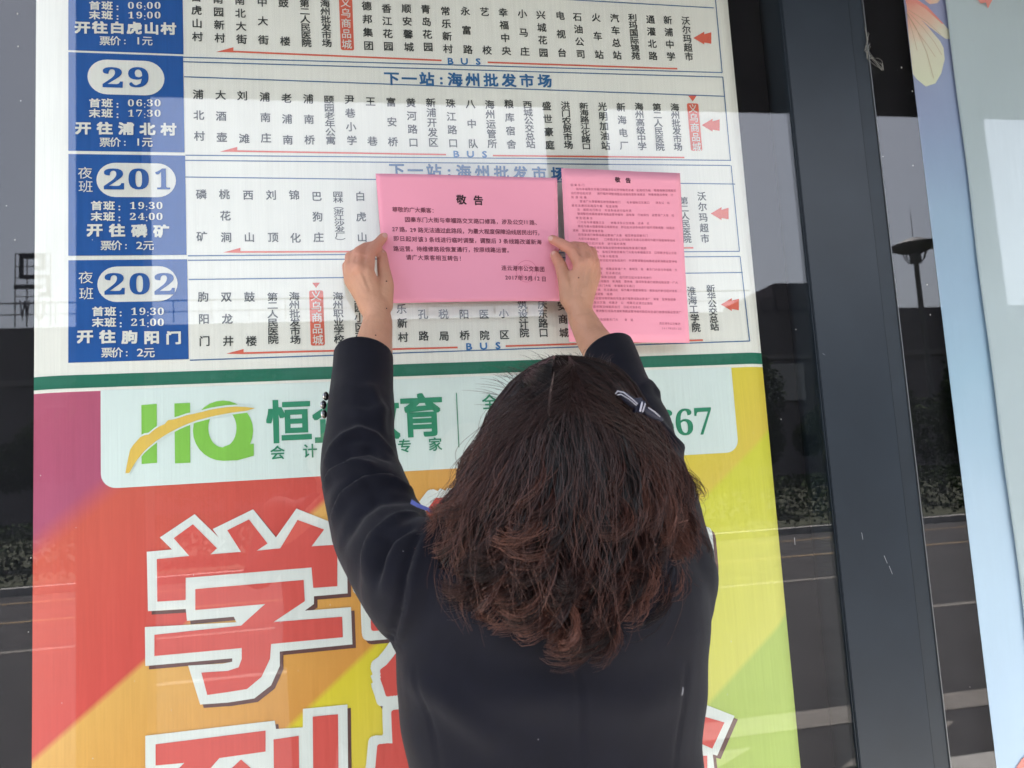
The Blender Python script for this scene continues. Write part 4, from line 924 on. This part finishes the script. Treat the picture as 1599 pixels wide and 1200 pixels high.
for l in range(NL):
    a0 = rg.uniform(-1, 1) if l > 110 else rg.choice([-1, 1])*rg.uniform(.68, 1.0)
    layer = rg.uniform(.86, 1.0) if l % 3 else rg.uniform(.95, 1.04)
    ytip0 = tip_y(a0) - abs(rg.normal(0, 26)) - (120 if l % 3 == 0 else 0)*rg.uniform(0, 1)
    ph = 2.4*math.sin(2.7*a0+1)+rg.uniform(-1.3, 1.3); fr = rg.uniform(12, 18); amp = rg.uniform(.008, .0165); hook = rg.choice([-1, 1])*rg.uniform(.3, 1)*.030; tone_l = rg.uniform(0, 1)
    starty = rg.uniform(557, 672-50*abs(a0)) if rg.random() < .8 else rg.uniform(575, 690); dl = rg.normal(0, .005); flick = rg.uniform(0, 1)
    for s in range(NS):
        tight = rg.normal(0, 1, 3)
        a = np.clip(a0 + tight[0]*.05, -1.0, 1.0); ys = starty + tight[1]*12; ys = max(555.5, min(690, ys)); yt = ytip0 + rg.normal(0, 7)
        t = np.linspace(0, 1, SEG)
        rho = layer + tight[2]*.008
        conv = 1-.86*np.clip((t-.2)/.6, 0, 1)          # strands gather into the lock
        av = np.clip(a0+(a-a0)*conv, -1, 1)
        y = ys + (yt-ys)*t**(1+.75*abs(a0))
        side = -1 if a < 0 else 1
        open_ = 1-np.exp(-(t/(.14-.085*abs(a)))**(1.3-.25*abs(a)))
        ytop = ys - (ys-556)*abs(a)*.6*np.sin(np.pi*np.clip(t/.22, 0, 1))
        yy_ = np.where(t < .22, np.minimum(y, ytop+(y-ys)), y)
        xe, de = env(yy_, av*open_, rho)
        px0 = part_x(ys)+side*1.5
        x = xe + (px0 - env(np.array([yy_[0]]), np.array([0.0]), rho)[0][0])*(1-open_)
        p = Parr(x, yy_, de+dl*np.clip(t*2.2, 0, 1))
        g = np.clip((t-.36)/.5, 0, 1)**1.3
        loose = rg.normal(0, 1, 2)
        w1 = ph + fr*t**1.6 + tight[0]*.10 + loose[0]*.05
        A_ = amp*g*(1+.15*tight[2])
        e_ = np.clip((t-.80)/.20, 0, 1)
        p[:, 0] += A_*np.sin(w1) + hook*e_**1.7
        p[:, 1] += A_*.9*np.cos(w1) - .004*loose[1]*g*.6
        p[:, 2] += A_*.45*np.sin(w1+1.3) + abs(hook)*1.15*e_**2.4
        if a0 < -.8 and flick > .5: p[:, 0] += side*.016*np.clip((t-.6)/.4, 0, 1)**2
        p += rg.normal(0, .0013, 3)*np.clip(t*3, 0, 1)[:, None]
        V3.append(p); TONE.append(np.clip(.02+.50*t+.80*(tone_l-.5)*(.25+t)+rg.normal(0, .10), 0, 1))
# stray hairs
for s in range(300):
    a = rg.choice([-1, 1])*rg.uniform(.75, 1.0) if s % 2 else rg.uniform(-1, 1); t = np.linspace(0, 1, SEG); ys = rg.uniform(556, 640); yt = tip_y(a)-rg.uniform(-14, 220); y = ys+(yt-ys)*t
    side = 1 if a > 0 else -1; xe, de = env(y, np.full(SEG, a)*(1-np.exp(-(t/.16)**1.3)), 1.03+rg.uniform(0, .07)*1.0)
    p = Parr(xe, y, de+.004); am = rg.uniform(.004, .014)
    p[:, 0] += side*rg.uniform(0, .012)*t**2 + am*np.sin(t*rg.uniform(6, 18)+rg.uniform(0, 6))*t; p[:, 1] -= rg.uniform(0, .012)*t; V3.append(p); TONE.append(np.clip(.3+.5*t, 0, 1))
for s in range(110):       # short fine hairs standing up from the crown
    t = np.linspace(0, 1, SEG); x0 = rg.uniform(770, 960); y0 = np.interp(x0, [760, 800, 850, 900, 960, 985], [650, 592, 562, 553, 572, 590])+6
    ln = rg.uniform(15, 55); dx = (x0-880)/110*rg.uniform(.3, 1.2)-.25
    x = x0+dx*ln*t+rg.uniform(-8, 8)*t*t; y = y0-ln*t*(1-.45*t)*rg.uniform(.25, .8); p = Parr(x, y, np.full(SEG, .45)); V3.append(p); TONE.append(np.full(SEG, .35))
V3 = np.array(V3) - off_; TONE = np.array(TONE); ns = len(V3)
d = np.gradient(V3, axis=1); d /= np.linalg.norm(d, axis=2, keepdims=True)+1e-9
ref = np.array([.3, -.8, .5]); n1_ = np.cross(d, ref); n1_ /= np.linalg.norm(n1_, axis=2, keepdims=True)+1e-9; n2_ = np.cross(d, n1_)
tt = np.linspace(0, 1, SEG); rad = .00048*np.clip(1.1-tt**3*.75, .25, 1)[None, :, None]*rg.uniform(.7, 1.25, (ns, 1, 1)); rad[-530:] *= .42
ringv = [V3 + rad*(math.cos(2*math.pi*k/3)*n1_ + math.sin(2*math.pi*k/3)*n2_) for k in range(3)]
allv = np.stack(ringv, axis=2).reshape(-1, 3)
base = (np.arange(ns)[:, None]*SEG + np.arange(SEG-1)[None, :])*3
fac = []
for k in range(3):
    k2 = (k+1) % 3; fac.append(np.stack([base+k, base+k2, base+3+k2, base+3+k], axis=2).reshape(-1, 4))
fac = np.concatenate(fac)
hm = bpy.data.meshes.new('hair'); hm.vertices.add(len(allv)); hm.vertices.foreach_set('co', allv.astype(np.float32).ravel())
hm.loops.add(len(fac)*4); hm.loops.foreach_set('vertex_index', fac.astype(np.int32).ravel()); hm.polygons.add(len(fac))
hm.polygons.foreach_set('loop_start', np.arange(0, len(fac)*4, 4, dtype=np.int32)); hm.polygons.foreach_set('use_smooth', np.ones(len(fac), bool))
hm.update(calc_edges=True)
at_ = hm.attributes.new('tone', 'FLOAT', 'POINT'); at_.data.foreach_set('value', np.repeat(TONE.reshape(-1), 3).astype(np.float32))
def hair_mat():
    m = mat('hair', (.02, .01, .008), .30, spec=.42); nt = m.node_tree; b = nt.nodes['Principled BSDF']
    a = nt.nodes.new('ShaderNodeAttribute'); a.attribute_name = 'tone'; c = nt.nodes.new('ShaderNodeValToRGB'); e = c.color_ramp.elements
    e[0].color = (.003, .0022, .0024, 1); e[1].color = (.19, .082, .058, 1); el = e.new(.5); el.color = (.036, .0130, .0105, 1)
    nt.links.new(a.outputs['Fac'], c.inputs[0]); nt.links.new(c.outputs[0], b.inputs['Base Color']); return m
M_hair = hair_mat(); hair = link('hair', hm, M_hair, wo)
# dense under-layer of the hair that the strands lie on
vs = []; fs = []; ya = np.linspace(592, 985, 34); aa = np.linspace(-1, 1, 30)
for y in ya:
    for a in aa:
        yl = min(y, tip_y(a)-120); x, de = env(np.array([yl]), np.array([a*.93]), .80); wob = .004*math.sin(a*23+y*.05)
        p = P(x[0], yl, de[0]-.012+wob)-off_; vs.append(p)
for i in range(len(ya)-1):
    for j in range(len(aa)-1): k = i*30+j; fs.append((k, k+1, k+31, k+30))
o = mesh('hair_underlayer', vs, fs, mat('hair_dark', (.006, .0035, .0032), .9, spec=.05), wo, True); sm = o.modifiers.new('t', 'SOLIDIFY'); sm.thickness = .006; sm.offset = 0
# scalp line of the parting
vs = []; fs = []
pl = [(865, 585, .7), (862, 602, 1.7), (859, 622, 2.2), (857, 642, 2.0), (858, 660, 1.4), (859, 680, .5)]
for (x, y, w) in pl:
    de = env(np.array([float(y)]), np.array([-.05]), 1.0)[1][0]+.0015
    vs += [P(x-w, y, de)-off_, P(x+w, y, de)-off_]
for i in range(len(pl)-1): fs.append((2*i, 2*i+1, 2*i+3, 2*i+2))
o = mesh('scalp_parting', vs, fs, mat('scalp', (.10, .065, .055), .6, noise=.3, nscale=300), wo, True); sm = o.modifiers.new('t', 'SOLIDIFY'); sm.thickness = .003
# --- bow shaped hair clip
M_bow = mat('bow_navy', (.012, .014, .035), .5, bump=.3, bscale=2000); M_bowl = mat('bow_white', (.40, .40, .46), .55)
hcx = P(996, 633, .50)-off_
clip = mesh('hair_clip', *(lambda: ([tuple(hcx+np.array(v)) for v in [(-.004, -.004, -.007), (.004, -.004, -.007), (.004, .004, -.007), (-.004, .004, -.007), (-.004, -.004, .007), (.004, -.004, .007), (.004, .004, .007), (-.004, .004, .007)]], [(0, 1, 5, 4), (1, 2, 6, 5), (2, 3, 7, 6), (3, 0, 4, 7), (4, 5, 6, 7), (3, 2, 1, 0)]))(), M_bow, wo)
def tube(name, pts, r, m, parent, flat=1.0):
    bm = bmesh.new()
    for (a, ra), (b_, rb) in zip(pts[:-1], pts[1:]): capsule(bm, a, ra, b_, rb, 12, 4)
    me_ = bpy.data.meshes.new(name); bm.to_mesh(me_); bm.free(); return link(name, me_, m, parent, True)
def H(x, y, d=.50): return P(x, y, d)-off_
tube('bow_loop', [(H(1002, 637), .003), (H(990, 630), .0050), (H(976, 620), .0047), (H(967, 614), .0030)], 0, M_bow, clip)
tube('bow_loop', [(H(1004, 638), .003), (H(1013, 644), .0042), (H(1024, 650), .0038), (H(1033, 655), .0022)], 0, M_bow, clip)
tube('bow_knot', [(H(1004, 631, .508), .0034), (H(1001, 641, .508), .0034)], 0, M_bow, clip)
tube('bow_stripe', [(H(962, 615, .506), .0006), (H(965, 611, .507), .0007), (H(974, 613, .507), .0007), (H(986, 622, .508), .0007), (H(996, 631, .508), .0006)], 0, M_bowl, clip)
tube('bow_stripe', [(H(965, 617, .5085), .0005), (H(970, 616, .5085), .0005), (H(982, 623, .5085), .0005), (H(994, 633, .5085), .0005)], 0, M_bowl, clip)
tube('bow_stripe', [(H(1003, 629, .515), .0010), (H(1000, 642, .515), .0010)], 0, M_bowl, clip); tube('bow_stripe', [(H(1008, 631, .515), .0007), (H(1004, 643, .515), .0007)], 0, M_bowl, clip)
tube('bow_stripe', [(H(1013, 637, .509), .0006), (H(1022, 643, .509), .0007), (H(1031, 651, .506), .0005)], 0, M_bowl, clip)

# ================================================================ the photographer (seen only mirrored in the glass)
ph = empty('person', (-.12, -1.78, 0)); tag(ph, 'photographer in dark clothes holding up a phone, mirrored in the glass', 'person')
M_dark = mat('dark_clothes', (.012, .012, .014), .85); M_hairp = mat('short_black_hair', (.01, .009, .009), .5)
bm = bmesh.new()
ellipsoid(bm, (0.02, 0.02, 1.52), (.075, .095, .115)); ellipsoid(bm, (0.02, .08, 1.475), (.055, .045, .07)); chain(bm, [((.02, .11, 1.52), .008), ((.02, .135, 1.49), .011)])
for s_ in (-1, 1): ellipsoid(bm, (.02+s_*.076, .01, 1.51), (.009, .018, .03)); ellipsoid(bm, (.02+s_*.03, .108, 1.535), (.013, .01, .009))
chain(bm, [((.02, 0, 1.45), .055), ((.02, -.02, 1.33), .06)])
loft(bm, [((0.02, -.02, 1.34), .17, .07, 1), ((0.02, -.02, 1.2), .18, .10, 1), ((0.02, -.02, 1.0), .16, .10, 1), ((0.02, -.02, .85), .17, .11, 1)])
for s_ in (-1, 1):
    chain(bm, [((.02+s_*.19, -.02, 1.33), .05), ((.02+s_*.25, .10, 1.14), .042), ((.105+s_*.085, .40, 1.385), .026), ((.11+s_*.078, .445, 1.41), .024)])
    for k in range(4): chain(bm, [((.11+s_*.078, .445, 1.40+k*.014), .010), ((.115+s_*.082, .485, 1.395+k*.017), .0085), ((.12+s_*.070, .492, 1.395+k*.018), .0075), ((.12+s_*.055, .478, 1.395+k*.018), .007)])
    chain(bm, [((.11+s_*.078, .44, 1.41), .011), ((.115+s_*.066, .462, 1.445), .009), ((.12+s_*.050, .466, 1.45), .008)])
    chain(bm, [((.02+s_*.085, -.02, .88), .08), ((.02+s_*.095, 0, .45), .055), ((.02+s_*.10, -.02, .07), .04), ((.02+s_*.11, .12, .035), .033)])
remeshed('body', bm, .0055, M_skin, ph, 2)
bm = bmesh.new()
loft(bm, [((0.02, -.02, 1.40), .07, .06, 1), ((0.02, -.02, 1.36), .18, .085, 1), ((0.02, -.02, 1.2), .20, .12, 1), ((0.02, -.02, 1.0), .185, .12, 1), ((0.02, -.02, .80), .20, .13, 1)])
for s_ in (-1, 1): chain(bm, [((.02+s_*.19, -.02, 1.33), .068), ((.02+s_*.25, .10, 1.14), .056), ((.105+s_*.11, .33, 1.34), .042)])
remeshed('jacket', bm, .012, M_dark, ph, 4)
bm = bmesh.new()
for s_ in (-1, 1): chain(bm, [((.02+s_*.085, -.02, .88), .10), ((.02+s_*.095, 0, .45), .075), ((.02+s_*.10, -.02, .10), .065)])
remeshed('trousers', bm, .014, M_dark, ph, 3)
bm = bmesh.new(); ellipsoid(bm, (0.02, -.005, 1.545), (.083, .098, .112)); me_ = bpy.data.meshes.new('hair'); bm.to_mesh(me_); bm.free(); link('hair', me_, M_hairp, ph, True)
pn = empty('smartphone', (0, -1.27, 1.42)); tag(pn, 'white smartphone held sideways by the photographer, mirrored in the glass', 'phone')
boxes('case', [((-.052, -.036, -.055), (.088, -.028, .015))], mat('phone_white', (.6, .6, .6), .3), pn, .003)
boxes('screen', [((-.048, -.0366, -.051), (.084, -.0362, .011))], mat('phone_screen', (.01, .01, .01), .1), pn)
